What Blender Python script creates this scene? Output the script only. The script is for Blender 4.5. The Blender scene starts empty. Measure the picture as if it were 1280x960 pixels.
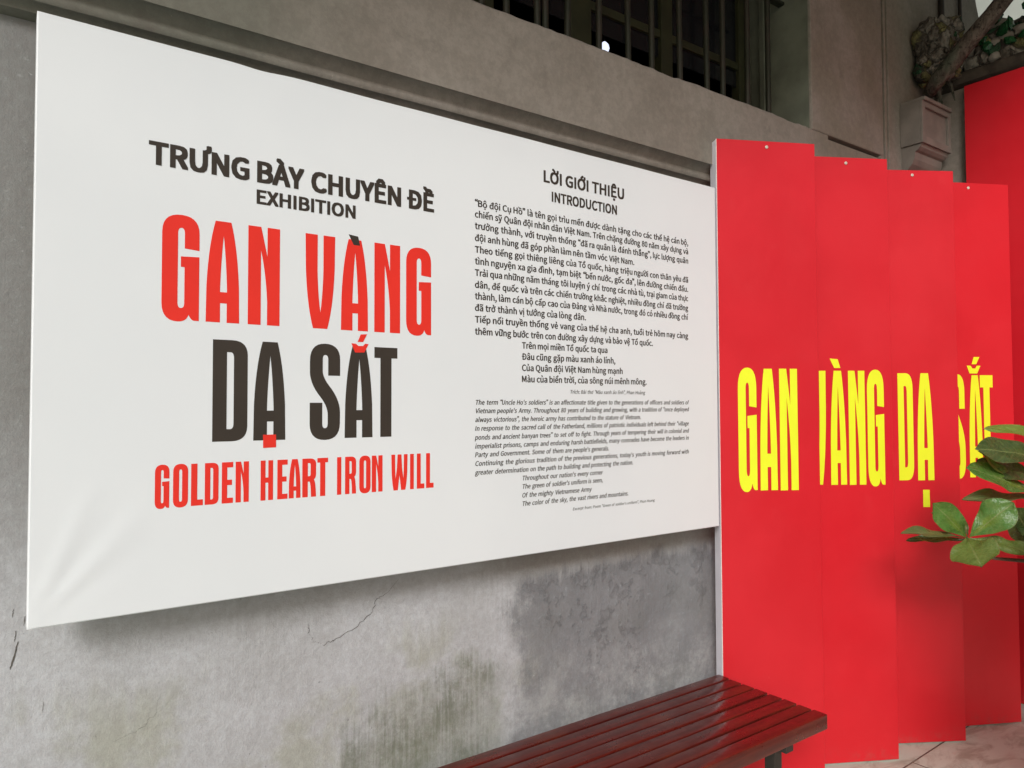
import bpy, bmesh, math, random, os
from mathutils import Vector, Matrix, noise as mnoise
S = bpy.context.scene
COL = S.collection
R = math.radians
rnd = random.Random(11)

# measured layout, metres (board and panel coordinates of the writing, leaf tips, screws)
C = {'cam': [909.5716378319985, 0.6174039496325356, 0.031457673230036454, -0.0037095318593755216], 'board': [0.0614, 2.3122, 1.032, 2.3644], 'vi': [[1.186, 2.1139, 2.1492], [1.1859, 2.0799, 2.1486], [1.1858, 2.0442, 2.148], [1.1857, 2.0073, 1.8606], [1.1857, 1.9712, 2.1468], [1.1856, 1.9356, 2.1462], [1.1855, 1.9001, 2.1456], [1.1854, 1.8634, 2.145], [1.1853, 1.8284, 2.1444], [1.1852, 1.793, 1.6293], [1.1851, 1.7571, 2.1432], [1.185, 1.7205, 1.9517]], 'vip': [[1.3615, 1.6856, 1.7273], [1.3613, 1.65, 1.764], [1.3611, 1.6144, 1.7989], [1.3609, 1.5788, 1.9177]], 'tr': [1.5585, 1.5435, 1.909], 'en': [[1.1845, 1.5072, 2.1413], [1.1844, 1.4814, 2.1408], [1.1844, 1.4547, 1.8869], [1.1843, 1.4282, 2.1399], [1.1842, 1.4009, 2.1395], [1.1842, 1.3743, 2.139], [1.1841, 1.3486, 1.7305], [1.184, 1.3221, 2.1382], [1.184, 1.2949, 1.8458]], 'enp': [[1.3593, 1.268, 1.7006], [1.3592, 1.2416, 1.7004], [1.3591, 1.214, 1.6491], [1.3589, 1.1876, 1.821]], 'ex': [1.5674, 1.1561, 1.9529], 'h1': [0.2864, 2.0735, 1.0399], 'h1cap': 0.050799999999999734, 'h2': [0.533, 2.0178, 0.7957], 'h2cap': 0.03370000000000006, 'h3': [1.4535, 2.2367, 1.812], 'h3cap': 0.03970000000000029, 'h4': [1.4865, 2.1766, 1.7773], 'h4cap': 0.031299999999999883, 'gan': [1.9588, 1.7094, [['G', 0.314, 0.3968], ['A', 0.4122, 0.491], ['N', 0.5116, 0.5912], ['V', 0.6581, 0.7397], ['A', 0.7567, 0.8351], ['N', 0.8538, 0.9329], ['G', 0.9519, 1.033]]], 'grave': [(0.7776, 1.9717), (0.8052, 1.9686), (0.8112, 1.9444), (0.7922, 1.9441)], 'da': [1.6673, 1.4181, [['D', 0.4297, 0.5126], ['A', 0.5273, 0.6079], ['S', 0.6717, 0.755], ['A', 0.7684, 0.8493], ['T', 0.8545, 0.9247]]], 'dot': [(0.5515, 1.4321), (0.5842, 1.432), (0.5844, 1.3995), (0.5518, 1.3988)], 'acute': [(0.8134, 1.6999), (0.8325, 1.7016), (0.8208, 1.6796), (0.8047, 1.6788)], 'breve': [(0.7866, 1.6746), (0.8003, 1.6738), (0.8076, 1.668), (0.8208, 1.6686), (0.8267, 1.6751), (0.837, 1.6742), (0.8245, 1.6509), (0.7975, 1.6498)], 'gold': [1.3672, 1.2671, [['G', 0.3046, 0.3355], ['O', 0.3436, 0.3764], ['L', 0.3831, 0.41], ['D', 0.414, 0.4456], ['E', 0.4531, 0.4796], ['N', 0.4855, 0.5174], ['H', 0.5462, 0.5774], ['E', 0.5881, 0.6144], ['A', 0.6176, 0.6483], ['R', 0.6529, 0.6897], ['T', 0.6931, 0.7224], ['I', 0.7474, 0.7594], ['R', 0.77, 0.8015], ['O', 0.8109, 0.8439], ['N', 0.8476, 0.8798], ['W', 0.9065, 0.9571], ['I', 0.965, 0.9769], ['L', 0.9865, 1.0108], ['L', 1.0165, 1.0412]]], 'pan': [[2.327, 1.866, 0.89583, -0.44439, 0.4253, 2.567], [2.7619, 1.807, 0.87846, -0.47781, 0.427, 2.568], [3.1836, 1.7352, 0.85683, -0.51559, 0.427, 2.5685], [3.5893, 1.6431, 0.89193, -0.45217, 0.427, 2.563]], 'pl': [[['G', 0.0775, 0.1557, 1.648, 1.1675], ['A', 0.1684, 0.242, 1.6484, 1.1656], ['N', 0.2538, 0.3314, 1.6488, 1.1637]], [['V', 0.0517, 0.1257, 1.6484, 1.1669], ['A', 0.1437, 0.2148, 1.6486, 1.1654], ['N', 0.2273, 0.3023, 1.6488, 1.164], ['G', 0.3126, 0.3893, 1.649, 1.1626]], [['D', 0.1408, 0.2113, 1.6448, 1.1651], ['A', 0.2289, 0.3055, 1.6448, 1.1641]], [['S', 0.0946, 0.1654, 1.6417, 1.1614], ['A', 0.1865, 0.2566, 1.642, 1.1597], ['T', 0.2486, 0.3164, 1.6422, 1.1587]]], 'pacc': [[1, [(0.1458, 1.7007), (0.1819, 1.6977), (0.1937, 1.6604), (0.1654, 1.6603)]], [2, [(0.2508, 1.1218), (0.2814, 1.1214), (0.282, 1.0444), (0.2502, 1.0448)]], [3, [(0.2189, 1.7287), (0.2495, 1.7289), (0.2313, 1.6943), (0.2074, 1.6942)]], [3, [(0.1808, 1.6881), (0.202, 1.687), (0.2109, 1.674), (0.2268, 1.6741), (0.2338, 1.6872), (0.2537, 1.6873), (0.2354, 1.6503), (0.1957, 1.6502)]]], 'scr': [(0.2147, 2.5426), (0.235, 2.5429), (0.2305, 2.5456), (0.211, 2.5382)], 'leaf': [[[3.169, 1.019, 1.378], [2.907, 1.154, 1.421], 0.06, 0.55, 'light'], [[3.122, 1.03, 1.303], [2.809, 1.14, 1.353], 0.105, 0.75, 'dark'], [[3.028, 1.125, 1.226], [2.874, 1.156, 1.338], 0.06, 0.6, 'light'], [[3.133, 1.077, 1.171], [2.818, 1.173, 1.283], 0.1, 0.7, 'glossy'], [[3.142, 1.069, 1.218], [2.933, 1.165, 1.292], 0.09, 0.7, 'dark'], [[3.19, 1.086, 1.154], [2.89, 1.225, 1.162], 0.062, 0.6, 'olive'], [[2.934, 1.224, 1.016], [2.972, 1.093, 1.152], 0.115, 1.0, 'glossy'], [[2.924, 1.231, 1.016], [2.742, 1.257, 1.148], 0.092, 0.9, 'glossy'], [[2.919, 1.235, 1.013], [2.607, 1.307, 1.058], 0.058, 0.45, 'olive'], [[2.93, 1.239, 1.005], [2.764, 1.369, 1.004], 0.05, 0.35, 'dark'], [[2.924, 1.231, 1.013], [2.792, 1.131, 0.945], 0.155, 1.0, 'mid'], [[2.934, 1.224, 1.01], [3.071, 1.055, 0.965], 0.075, 0.5, 'mid'], [[3.193, 1.092, 0.951], [3.044, 1.117, 1.121], 0.12, 0.9, 'dark'], [[3.074, 1.142, 1.204], [2.931, 1.19, 1.3], 0.085, 0.8, 'dark'], [[2.941, 1.244, 1.009], [2.822, 1.3, 1.107], 0.06, 0.6, 'mid'], [[2.951, 1.237, 1.012], [2.927, 1.239, 1.076], 0.018, 0.8, 'olive'], [[3.204, 1.103, 1.097], [3.069, 1.103, 1.027], 0.09, 0.9, 'dark']], 'br': [[[3.267, 1.042, 0.884], [3.121, 1.119, 0.922], [3.018, 1.18, 0.934], [2.955, 1.223, 0.963], [2.924, 1.231, 1.016]], [[3.364, 0.995, 0.946], [3.216, 1.045, 1.103], [3.123, 1.083, 1.188], [3.073, 1.106, 1.207]]], 'pot': [3.0, 0.68, 0]}
PLANT_R = ((-0.13, -0.01, 0.54), (0.12, 0.02, 0.52), (-0.29, 0.07, 0.54), (-0.14, 0.12, 0.66), (0.29, -0.03, 0.67), (-0.19, 0.02, 0.68), (0.07, 0.05, 0.75), (-0.26, 0.05, 0.75), (-0.09, -0.15, 0.76), (0.03, 0.04, 0.84), (0.2, 0.1, 0.81), (0.26, -0.04, 0.85), (0.32, -0.13, 0.88), (-0.15, 0.11, 0.9), (0.14, -0.08, 0.9), (-0.03, -0.06, 0.98), (0.11, 0.09, 0.98), (0.35, 0.08, 1.0), (0.17, -0.11, 1.06), (0.38, 0.09, 1.04), (0.2, -0.1, 1.06), (0.1, -0.08, 1.07), (0.3, 0.12, 1.08), (0.26, -0.05, 1.08), (-0.09, 0.06, 1.19), (-0.27, 0.01, 1.14), (0.2, -0.07, 1.19), (0.39, -0.02, 1.28), (-0.08, -0.14, 1.26), (-0.28, -0.1, 1.24), (0.13, -0.12, 1.31), (0.31, -0.07, 1.37), (0.33, -0.05, 1.34), (0.06, 0.02, 1.45), (0.09, 0.01, 1.47), (0.05, -0.04, 1.45), (-0.71, -0.23, 0.78), (-0.51, -0.2, 0.86), (-0.63, -0.28, 0.93), (-0.66, -0.19, 1.0), (-0.77, -0.18, 1.07), (-0.6, -0.27, 1.13), (-0.6, -0.21, 1.2), (-0.59, -0.22, 1.27), (-0.02, 0.13, 0.95), (-0.07, 0.06, 1.02), (-0.08, -0.06, 1.1), (0.3, -0.07, 1.18), (0.15, -0.0, 1.24), (0.07, 0.01, 1.3), (-0.04, 0.1, 1.36), (-0.08, -0.06, 1.42), (-0.11, -0.05, 1.5))


# ------------------------------------------------------------------ camera
cam = bpy.data.cameras.new('camera')
F, YAW, PIT, ROL = C['cam']
cam.sensor_fit = 'HORIZONTAL'
cam.sensor_width = 36.0
cam.lens = 36.0 * F / 1280.0
cam.clip_start = 0.05
cam.clip_end = 500
camo = bpy.data.objects.new('camera', cam)
COL.objects.link(camo)
fw = Vector((math.sin(YAW) * math.cos(PIT), math.cos(YAW) * math.cos(PIT), math.sin(PIT)))
rt = Vector((math.cos(YAW), -math.sin(YAW), 0))
up = rt.cross(fw)
r2 = math.cos(ROL) * rt + math.sin(ROL) * up
u2 = -math.sin(ROL) * rt + math.cos(ROL) * up
camo.matrix_world = Matrix(((r2.x, u2.x, -fw.x, 0), (r2.y, u2.y, -fw.y, 0), (r2.z, u2.z, -fw.z, 1.5), (0, 0, 0, 1)))
S.camera = camo

# ------------------------------------------------------------------ sky, sun, exposure
SUN_TO = Vector((-1.1, -1.0, 0.80)).normalized()
world = bpy.data.worlds.new('World')
S.world = world
world.use_nodes = True
wn, wl = world.node_tree.nodes, world.node_tree.links
sky = wn.new('ShaderNodeTexSky')
sky.sky_type = 'NISHITA'
sky.sun_disc = False
sky.sun_elevation = math.asin(SUN_TO.z)
sky.sun_rotation = math.atan2(SUN_TO.x, SUN_TO.y)
sky.air_density = 1.0
sky.dust_density = 4.0
hs = wn.new('ShaderNodeHueSaturation')
hs.inputs['Saturation'].default_value = 0.9      # thin even cloud: the sky is nearly white
wl.new(sky.outputs[0], hs.inputs['Color'])
wl.new(hs.outputs[0], wn['Background'].inputs[0])
wn['Background'].inputs[1].default_value = 0.05
sun = bpy.data.lights.new('sun', 'SUN')
sun.energy = 1.5
sun.angle = R(16)
sun.color = (1.0, 0.995, 0.99)
suno = bpy.data.objects.new('sun', sun)
COL.objects.link(suno)
suno.location = (-3, -4, 6)
suno.rotation_euler = SUN_TO.to_track_quat('Z', 'Y').to_euler()
S.view_settings.view_transform = 'Standard'
S.view_settings.look = 'None'
S.view_settings.gamma = 1.0
S.view_settings.use_curve_mapping = False
S.view_settings.exposure = 0.52

# ------------------------------------------------------------------ helpers
def thing(name, label, cat, loc=(0, 0, 0), rz=0.0, group=None):
    o = bpy.data.objects.new(name, None)
    COL.objects.link(o)
    o.empty_display_size = 0.1
    o.location = loc
    o.rotation_euler = (0, 0, rz)
    tag(o, label, cat, group)
    return o

def tag(o, label=None, cat=None, group=None, kind=None):
    if label: o['label'] = label
    if cat: o['category'] = cat
    if group: o['group'] = group
    if kind: o['kind'] = kind
    return o

def obj(name, bm, mats, parent=None, smooth=None):
    """link a bmesh (given in the parent's local space) as one mesh object"""
    me = bpy.data.meshes.new(name)
    bmesh.ops.recalc_face_normals(bm, faces=bm.faces) if smooth != 'keep' else None
    bm.to_mesh(me)
    bm.free()
    for m in (mats if isinstance(mats, (list, tuple)) else [mats]):
        me.materials.append(m)
    o = bpy.data.objects.new(name, me)
    COL.objects.link(o)
    if parent: o.parent = parent
    if smooth:
        for p in me.polygons: p.use_smooth = True
        if smooth != 'keep' and smooth is not True:
            try: me.set_sharp_from_angle(angle=R(smooth))
            except Exception: pass
    return o

def box(bm, x0, x1, y0, y1, z0, z1, bev=0.0, seg=2, mi=0, M=None):
    t = bmesh.new()
    v = [t.verts.new(p) for p in ((x0, y0, z0), (x1, y0, z0), (x1, y1, z0), (x0, y1, z0), (x0, y0, z1), (x1, y0, z1), (x1, y1, z1), (x0, y1, z1))]
    for f in ((3, 2, 1, 0), (4, 5, 6, 7), (0, 1, 5, 4), (1, 2, 6, 5), (2, 3, 7, 6), (3, 0, 4, 7)):
        t.faces.new([v[i] for i in f])
    if bev:
        bmesh.ops.bevel(t, geom=t.edges[:], offset=bev, segments=seg, affect='EDGES', profile=0.6)
    if M is not None: bmesh.ops.transform(t, matrix=M, verts=t.verts)
    merge(bm, t, mi)

def merge(bm, t, mi=None):
    t.verts.index_update()
    nv = [bm.verts.new(v.co) for v in t.verts]
    for f in t.faces:
        try:
            g = bm.faces.new([nv[v.index] for v in f.verts])
            g.material_index = f.material_index if mi is None else mi
        except ValueError:
            pass
    t.free()

def tube(bm, pts, rad, seg=8, jitter=0.0, cap=True, mi=0):
    pts = [Vector(p) for p in pts]
    if not isinstance(rad, (list, tuple)): rad = [rad] * len(pts)
    rings = []
    n0 = None
    for i, p in enumerate(pts):
        d = (pts[min(i + 1, len(pts) - 1)] - pts[max(i - 1, 0)]).normalized()
        if n0 is None:
            n0 = d.orthogonal().normalized()
        n0 = (n0 - d * n0.dot(d)).normalized()
        b = d.cross(n0)
        ring = []
        for k in range(seg):
            a = 2 * math.pi * k / seg
            rr = rad[i] * (1 + (rnd.uniform(-jitter, jitter) if jitter else 0))
            ring.append(bm.verts.new(p + (n0 * math.cos(a) + b * math.sin(a)) * rr))
        rings.append(ring)
    for i in range(len(rings) - 1):
        for k in range(seg):
            f = bm.faces.new((rings[i][k], rings[i][(k + 1) % seg], rings[i + 1][(k + 1) % seg], rings[i + 1][k]))
            f.material_index = mi
    if cap:
        bm.faces.new(rings[0][::-1]).material_index = mi
        bm.faces.new(rings[-1]).material_index = mi

def prism_yz(bm, prof, x0, x1, n=1, mi=0):
    """extrude a closed (y, z) outline along x"""
    rows = []
    for k in range(n + 1):
        x = x0 + (x1 - x0) * k / n
        rows.append([bm.verts.new((x, y, z)) for y, z in prof])
    m = len(prof)
    for a, b in zip(rows, rows[1:]):
        for i in range(m):
            bm.faces.new((a[i], a[(i + 1) % m], b[(i + 1) % m], b[i])).material_index = mi
    bm.faces.new(rows[0]).material_index = mi
    bm.faces.new(rows[-1][::-1]).material_index = mi

# ------------------------------------------------------------------ materials
class Mat:
    def __init__(s, name, rough=0.6, spec=0.5):
        s.m = bpy.data.materials.new(name)
        s.m.use_nodes = True
        s.n, s.l = s.m.node_tree.nodes, s.m.node_tree.links
        s.b = s.n['Principled BSDF']
        s.b.inputs['Roughness'].default_value = rough
        s.b.inputs['Specular IOR Level'].default_value = spec
        s._pos = None
    def set(s, i, v):
        if hasattr(v, 'is_output'): s.l.new(v, i)
        elif isinstance(v, (tuple, list)) and len(v) == 3 and i.type == 'RGBA': i.default_value = (*v, 1)
        else: i.default_value = v
    def pos(s, sc=None, rot=None):
        if s._pos is None:
            s._pos = s.n.new('ShaderNodeNewGeometry').outputs['Position']
        if sc is None and rot is None: return s._pos
        mp = s.n.new('ShaderNodeMapping')
        s.l.new(s._pos, mp.inputs['Vector'])
        if sc is not None: mp.inputs['Scale'].default_value = sc
        if rot is not None: mp.inputs['Rotation'].default_value = rot
        return mp.outputs[0]
    def xyz(s):
        q = s.n.new('ShaderNodeSeparateXYZ')
        s.l.new(s.pos(), q.inputs[0])
        return q.outputs
    def noise(s, scale=5, detail=6, rough=0.55, vec=None, dist=0.0):
        q = s.n.new('ShaderNodeTexNoise')
        q.inputs['Scale'].default_value = scale
        q.inputs['Detail'].default_value = detail
        q.inputs['Roughness'].default_value = rough
        q.inputs['Distortion'].default_value = dist
        s.l.new(vec if vec is not None else s.pos(), q.inputs['Vector'])
        return q.outputs['Fac']
    def vor(s, scale=5, feature='F1', vec=None):
        q = s.n.new('ShaderNodeTexVoronoi')
        q.feature = feature
        q.inputs['Scale'].default_value = scale
        s.l.new(vec if vec is not None else s.pos(), q.inputs['Vector'])
        return q.outputs
    def math(s, op, a, b=0.0, c=0.0):
        q = s.n.new('ShaderNodeMath')
        q.operation = op
        for i, v in enumerate((a, b, c)): s.set(q.inputs[i], v)
        return q.outputs[0]
    def rng(s, v, a, b, c=0.0, d=1.0, smooth=True):
        q = s.n.new('ShaderNodeMapRange')
        if smooth: q.interpolation_type = 'SMOOTHSTEP'
        s.set(q.inputs[0], v)
        for i, x in enumerate((a, b, c, d)): s.set(q.inputs[i + 1], x)
        return q.outputs[0]
    def mix(s, f, a, b, mode='MIX'):
        q = s.n.new('ShaderNodeMix')
        q.data_type = 'RGBA'
        q.blend_type = mode
        s.set(q.inputs[0], f)
        s.set(q.inputs[6], a)
        s.set(q.inputs[7], b)
        return q.outputs[2]
    def color(s, v): s.set(s.b.inputs['Base Color'], v)
    def rough(s, v): s.set(s.b.inputs['Roughness'], v)
    def bump(s, h, strength=0.3, dist=0.01, chain=None):
        q = s.n.new('ShaderNodeBump')
        q.inputs['Strength'].default_value = strength
        q.inputs['Distance'].default_value = dist
        s.l.new(h, q.inputs['Height'])
        if chain is not None: s.l.new(chain, q.inputs['Normal'])
        s.l.new(q.outputs[0], s.b.inputs['Normal'])
        return q.outputs[0]

def flat(name, col, rough=0.5, spec=0.5, var=0.08, scale=8):
    m = Mat(name, rough, spec)
    n = m.noise(scale, 5)
    m.color(m.mix(m.rng(n, 0.3, 0.7), tuple(c * (1 - var) for c in col), tuple(min(1, c * (1 + var)) for c in col)))
    return m

def mat_lower_wall():
    m = Mat('weathered_plaster', 0.9, 0.2)
    x, y, z = m.xyz()
    big = m.noise(1.7, 6, 0.6)
    mid = m.noise(7, 8, 0.65)
    fine = m.noise(70, 4, 0.6)
    streak = m.noise(1.0, 4, 0.6, m.pos((95, 3, 4.0)))
    smask = m.math('MULTIPLY', m.rng(m.noise(2.3, 4), 0.47, 0.64), m.rng(x, 0.3, 0.75, 0.35, 1.0))
    grit = m.noise(38, 10, 0.80)
    streak2 = m.noise(1.0, 3, 0.6, m.pos((30, 3, 1.6)))
    c = m.mix(m.rng(big, 0.32, 0.68), (0.475, 0.472, 0.458), (0.575, 0.577, 0.575))
    c = m.mix(m.rng(mid, 0.45, 0.75, 0, 0.45), c, (0.635, 0.64, 0.64))
    c = m.mix(m.math('MULTIPLY', smask, m.rng(streak, 0.35, 0.7, 0.0, 0.34)), c, (0.38, 0.372, 0.36))
    # olive tint of old damp low on the wall
    d = m.noise(3.1, 5, 0.6)
    damp = m.math('MULTIPLY', m.rng(d, 0.47, 0.62), m.rng(m.math('ADD', z, m.math('MULTIPLY', streak2, 0.22)), 0.80, 1.0, 1, 0))
    c = m.mix(m.math('MULTIPLY', damp, 0.6), c, (0.40, 0.40, 0.295))
    # brushed green-grey moss patch with a straight left edge and a combed top
    wob = m.math('MULTIPLY', m.math('SUBTRACT', streak, 0.5), 0.13)
    wob2 = m.math('MULTIPLY', m.math('SUBTRACT', m.noise(5, 6), 0.5), 0.30)
    top = m.math('ADD', m.math('MULTIPLY', m.math('SUBTRACT', x, 0.82), 0.16), 0.60)
    ht = m.math('SUBTRACT', m.math('ADD', z, m.math('ADD', wob, wob2)), top)
    moss = m.math('MULTIPLY', m.rng(m.math('ADD', ht, m.math('MULTIPLY', m.math('SUBTRACT', m.noise(18, 8, 0.75), 0.5), 0.16)), -0.09, 0.05, 1, 0),
                  m.math('MULTIPLY', m.rng(m.math('ADD', x, m.math('MULTIPLY', wob, 0.12)), 0.808, 0.826), m.rng(m.math('ADD', x, wob2), 1.25, 1.46, 1, 0)))
    mosscol = m.mix(m.rng(m.math('ADD', m.math('MULTIPLY', m.noise(9, 10, 0.76), 0.7), m.math('MULTIPLY', streak, 0.3)), 0.38, 0.62), (0.170, 0.185, 0.125), (0.40, 0.40, 0.36))
    c = m.mix(m.math('MULTIPLY', moss, 0.85), c, mosscol)
    # dark cement repair patch on the right
    px = m.rng(m.math('ADD', x, m.math('ADD', m.math('MULTIPLY', wob, 0.45), m.math('MULTIPLY', m.math('SUBTRACT', m.noise(4.0, 9, 0.72), 0.5), 0.55))), 1.36, 1.50)
    pt = m.rng(m.math('ADD', z, m.math('ADD', m.math('MULTIPLY', wob, 0.45), m.math('MULTIPLY', wob2, 0.45))), 0.90, 0.965, 1, 0)
    pb = m.rng(m.math('ADD', z, m.math('MULTIPLY', wob2, 0.9)), 0.46, 0.74)
    patch = m.math('MULTIPLY', px, pt)
    gcol = m.mix(m.rng(m.noise(4.2, 10, 0.74), 0.35, 0.7), (0.185, 0.188, 0.191), (0.265, 0.268, 0.270))
    gcol2 = m.mix(m.rng(m.noise(5.5, 10, 0.76), 0.40, 0.62), (0.22, 0.222, 0.222), (0.40, 0.40, 0.39))
    c = m.mix(m.math('MULTIPLY', patch, 0.88), c, m.mix(pb, gcol2, gcol))
    # brown shadow under the board, painted in above the repair
    br = m.math('MULTIPLY', m.rng(x, 1.2, 1.6), m.rng(m.math('ADD', z, m.math('MULTIPLY', wob, 0.3)), 0.92, 0.97))
    c = m.mix(m.math('MULTIPLY', br, 0.55), c, (0.26, 0.225, 0.18))
    # shade under the eave and beside the board painted in, deeper with height
    c = m.mix(m.rng(m.math('ADD', z, m.math('MULTIPLY', wob2, 0.8)), 0.88, 1.60, 0, 0.80), c, (0.215, 0.210, 0.185))
    # pits
    pit = m.rng(m.noise(42, 3, 0.6), 0.70, 0.76)
    c = m.mix(m.math('MULTIPLY', pit, 0.5), c, (0.14, 0.135, 0.125))
    c = m.mix(m.rng(grit, 0.40, 0.60, 0.20, 0), c, (0.20, 0.155, 0.145))
    c = m.mix(m.rng(grit, 0.57, 0.72, 0, 0.45), c, (0.66, 0.665, 0.665))
    scr = m.rng(m.noise(1.0, 5, 0.7, m.pos((22, 10, 34), (0, R(35), 0)), 0.8), 0.64, 0.70)
    c = m.mix(m.math('MULTIPLY', scr, m.rng(m.noise(3.3, 3), 0.5, 0.62, 0, 0.5)), c, (0.62, 0.615, 0.60))
    c = m.mix(1.0, c, (0.965, 0.99, 1.045), 'MULTIPLY')
    m.color(c)
    h = m.math('ADD', m.math('MULTIPLY', m.noise(26, 10, 0.74), 0.8), m.math('MULTIPLY', m.math('MULTIPLY', smask, streak), 0.3))
    h = m.math('ADD', h, m.math('MULTIPLY', m.math('MULTIPLY', patch, m.rng(m.noise(13, 10, 0.78), 0.52, 0.60)), m.rng(m.noise(2.6, 3), 0.45, 0.6, 0, 0.6)))
    h = m.math('SUBTRACT', h, m.math('MULTIPLY', pit, 0.5))
    ch = m.bump(m.noise(130, 4, 0.7), 0.25, 0.003)
    m.bump(h, 0.55, 0.010, ch)
    return m.m

def mat_upper_wall():
    m = Mat('brown_limewash', 0.85, 0.25)
    x, y, z = m.xyz()
    c = m.mix(m.rng(m.noise(2.6, 6, 0.6), 0.35, 0.66), (0.240, 0.214, 0.184), (0.288, 0.260, 0.228))
    c = m.mix(m.rng(m.math('ADD', x, m.math('MULTIPLY', m.noise(3, 5), 0.7)), 0.7, 1.25, 0.75, 0.0), c, (0.165, 0.172, 0.140))
    c = m.mix(m.rng(m.noise(11, 7, 0.68), 0.52, 0.72, 0, 0.5), c, (0.165, 0.145, 0.124))
    olive = m.math('MULTIPLY', m.rng(m.noise(1.9, 4), 0.5, 0.62), m.rng(x, 2.9, 3.1))
    c = m.mix(m.math('MULTIPLY', olive, 0.3), c, (0.155, 0.135, 0.085))
    gr = m.noise(34, 10, 0.78)
    c = m.mix(m.rng(gr, 0.40, 0.60, 0.24, 0), c, (0.11, 0.098, 0.083))
    c = m.mix(m.rng(gr, 0.56, 0.72, 0, 0.22), c, (0.32, 0.295, 0.255))
    scr = m.rng(m.noise(1.0, 4, 0.6, m.pos((60, 30, 22))), 0.72, 0.75)
    c = m.mix(m.math('MULTIPLY', scr, 0.6), c, (0.42, 0.40, 0.36))
    m.color(c)
    ch = m.bump(m.noise(120, 4, 0.7), 0.25, 0.002)
    m.bump(m.noise(20, 8, 0.7), 0.4, 0.006, ch)
    return m.m

def mat_floor():
    m = Mat('stone_paving', 0.62, 0.4)
    br = m.n.new('ShaderNodeTexBrick')
    mp = m.n.new('ShaderNodeMapping')
    m.l.new(m.pos(), mp.inputs['Vector'])
    mp.inputs['Location'].default_value = (-0.42, -1.452, 0)
    mp.inputs['Rotation'].default_value = (0, 0, R(-2.0))
    m.l.new(mp.outputs[0], br.inputs['Vector'])
    br.inputs['Scale'].default_value = 1.0
    br.inputs['Brick Width'].default_value = 1.4
    br.inputs['Row Height'].default_value = 0.6
    br.inputs['Mortar Size'].default_value = 0.004
    br.inputs['Mortar Smooth'].default_value = 0.3
    br.inputs['Color1'].default_value = (0.56, 0.64, 0.555, 1)
    br.inputs['Color2'].default_value = (0.62, 0.70, 0.61, 1)
    br.inputs['Mortar'].default_value = (0.10, 0.085, 0.065, 1)
    c = m.mix(m.rng(m.noise(5.5, 8, 0.68, m.pos((1, 2.2, 1)), 0.8), 0.42, 0.68, 0, 0.75), br.outputs[0], (0.30, 0.30, 0.235))
    c = m.mix(m.rng(m.noise(9, 7, 0.7, m.pos((0.7, 2.6, 1)), 1.2), 0.56, 0.72, 0, 0.6), c, (0.60, 0.55, 0.47))
    m.color(c)
    m.rough(m.rng(m.noise(6, 5), 0.3, 0.7, 0.45, 0.75))
    h = m.math('SUBTRACT', m.math('MULTIPLY', m.noise(14, 8, 0.7), 0.5), m.math('MULTIPLY', br.outputs['Fac'], 0.6))
    m.bump(h, 0.5, 0.008)
    return m.m

def mat_red():
    m = Mat('red_printed_vinyl', 0.36, 0.45)
    n = m.noise(2.2, 3)
    m.color(m.mix(m.rng(n, 0.35, 0.65), (0.600, 0.0120, 0.0215), (0.645, 0.0150, 0.0260)))
    pz = m.xyz()[2]
    col = m.b.inputs['Base Color'].links[0].from_socket
    dirt = m.math('MULTIPLY', m.rng(pz, 0.0, 0.09, 1, 0), m.rng(m.noise(24, 9, 0.78), 0.45, 0.65, 0, 0.28))
    col = m.mix(dirt, col, (0.26, 0.12, 0.10))
    scf = m.rng(m.noise(1.0, 6, 0.7, m.pos((30, 30, 5), (0, R(20), 0))), 0.72, 0.76, 0, 0.35)
    col = m.mix(scf, col, (0.75, 0.16, 0.15))
    m.color(col)
    m.rough(m.math('ADD', m.rng(m.noise(3.0, 5), 0.3, 0.7, 0.30, 0.44), m.rng(m.noise(14, 8, 0.7), 0.55, 0.7, 0, 0.12)))
    m.bump(m.noise(2.6, 3), 0.22, 0.02)
    return m.m

def mat_board():
    m = Mat('white_vinyl_sheet', 0.42, 0.4)
    n = m.noise(1.6, 3)
    m.color(m.mix(m.rng(n, 0.35, 0.65), (0.81, 0.850, 0.885), (0.84, 0.878, 0.91)))
    sm = m.math('MULTIPLY', m.rng(m.noise(1.0, 5, 0.6, m.pos((2.2, 1, 16)), 0.7), 0.66, 0.75), 0.10)
    m.rough(m.math('ADD', m.rng(m.noise(4, 4), 0.3, 0.7, 0.36, 0.46), sm))
    m.bump(m.noise(1.3, 2), 0.10, 0.03)
    return m.m

def mat_varnish():
    m = Mat('dark_red_varnished_wood', 0.24, 0.5)
    g = m.noise(1.0, 6, 0.6, m.pos((3.0, 75, 75)), 0.4)
    big = m.noise(4.5, 5, 0.6, m.pos((1, 3, 1)))
    c = m.mix(m.rng(g, 0.3, 0.7), (0.074, 0.0088, 0.0062), (0.140, 0.0165, 0.0105))
    c = m.mix(m.rng(big, 0.5, 0.75, 0, 0.75), c, (0.165, 0.030, 0.012))
    spk = m.rng(m.noise(1.0, 4, 0.7, m.pos((40, 110, 110))), 0.70, 0.76)
    c = m.mix(m.math('MULTIPLY', spk, 0.55), c, (0.36, 0.22, 0.14))
    m.color(c)
    m.rough(m.rng(m.noise(11, 6, 0.65), 0.3, 0.75, 0.24, 0.48))
    m.b.inputs['Coat Weight'].default_value = 0.2
    m.b.inputs['Coat Roughness'].default_value = 0.12
    ch = m.bump(g, 0.18, 0.002)
    m.bump(m.noise(16, 5), 0.10, 0.004, ch)
    return m.m

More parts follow.
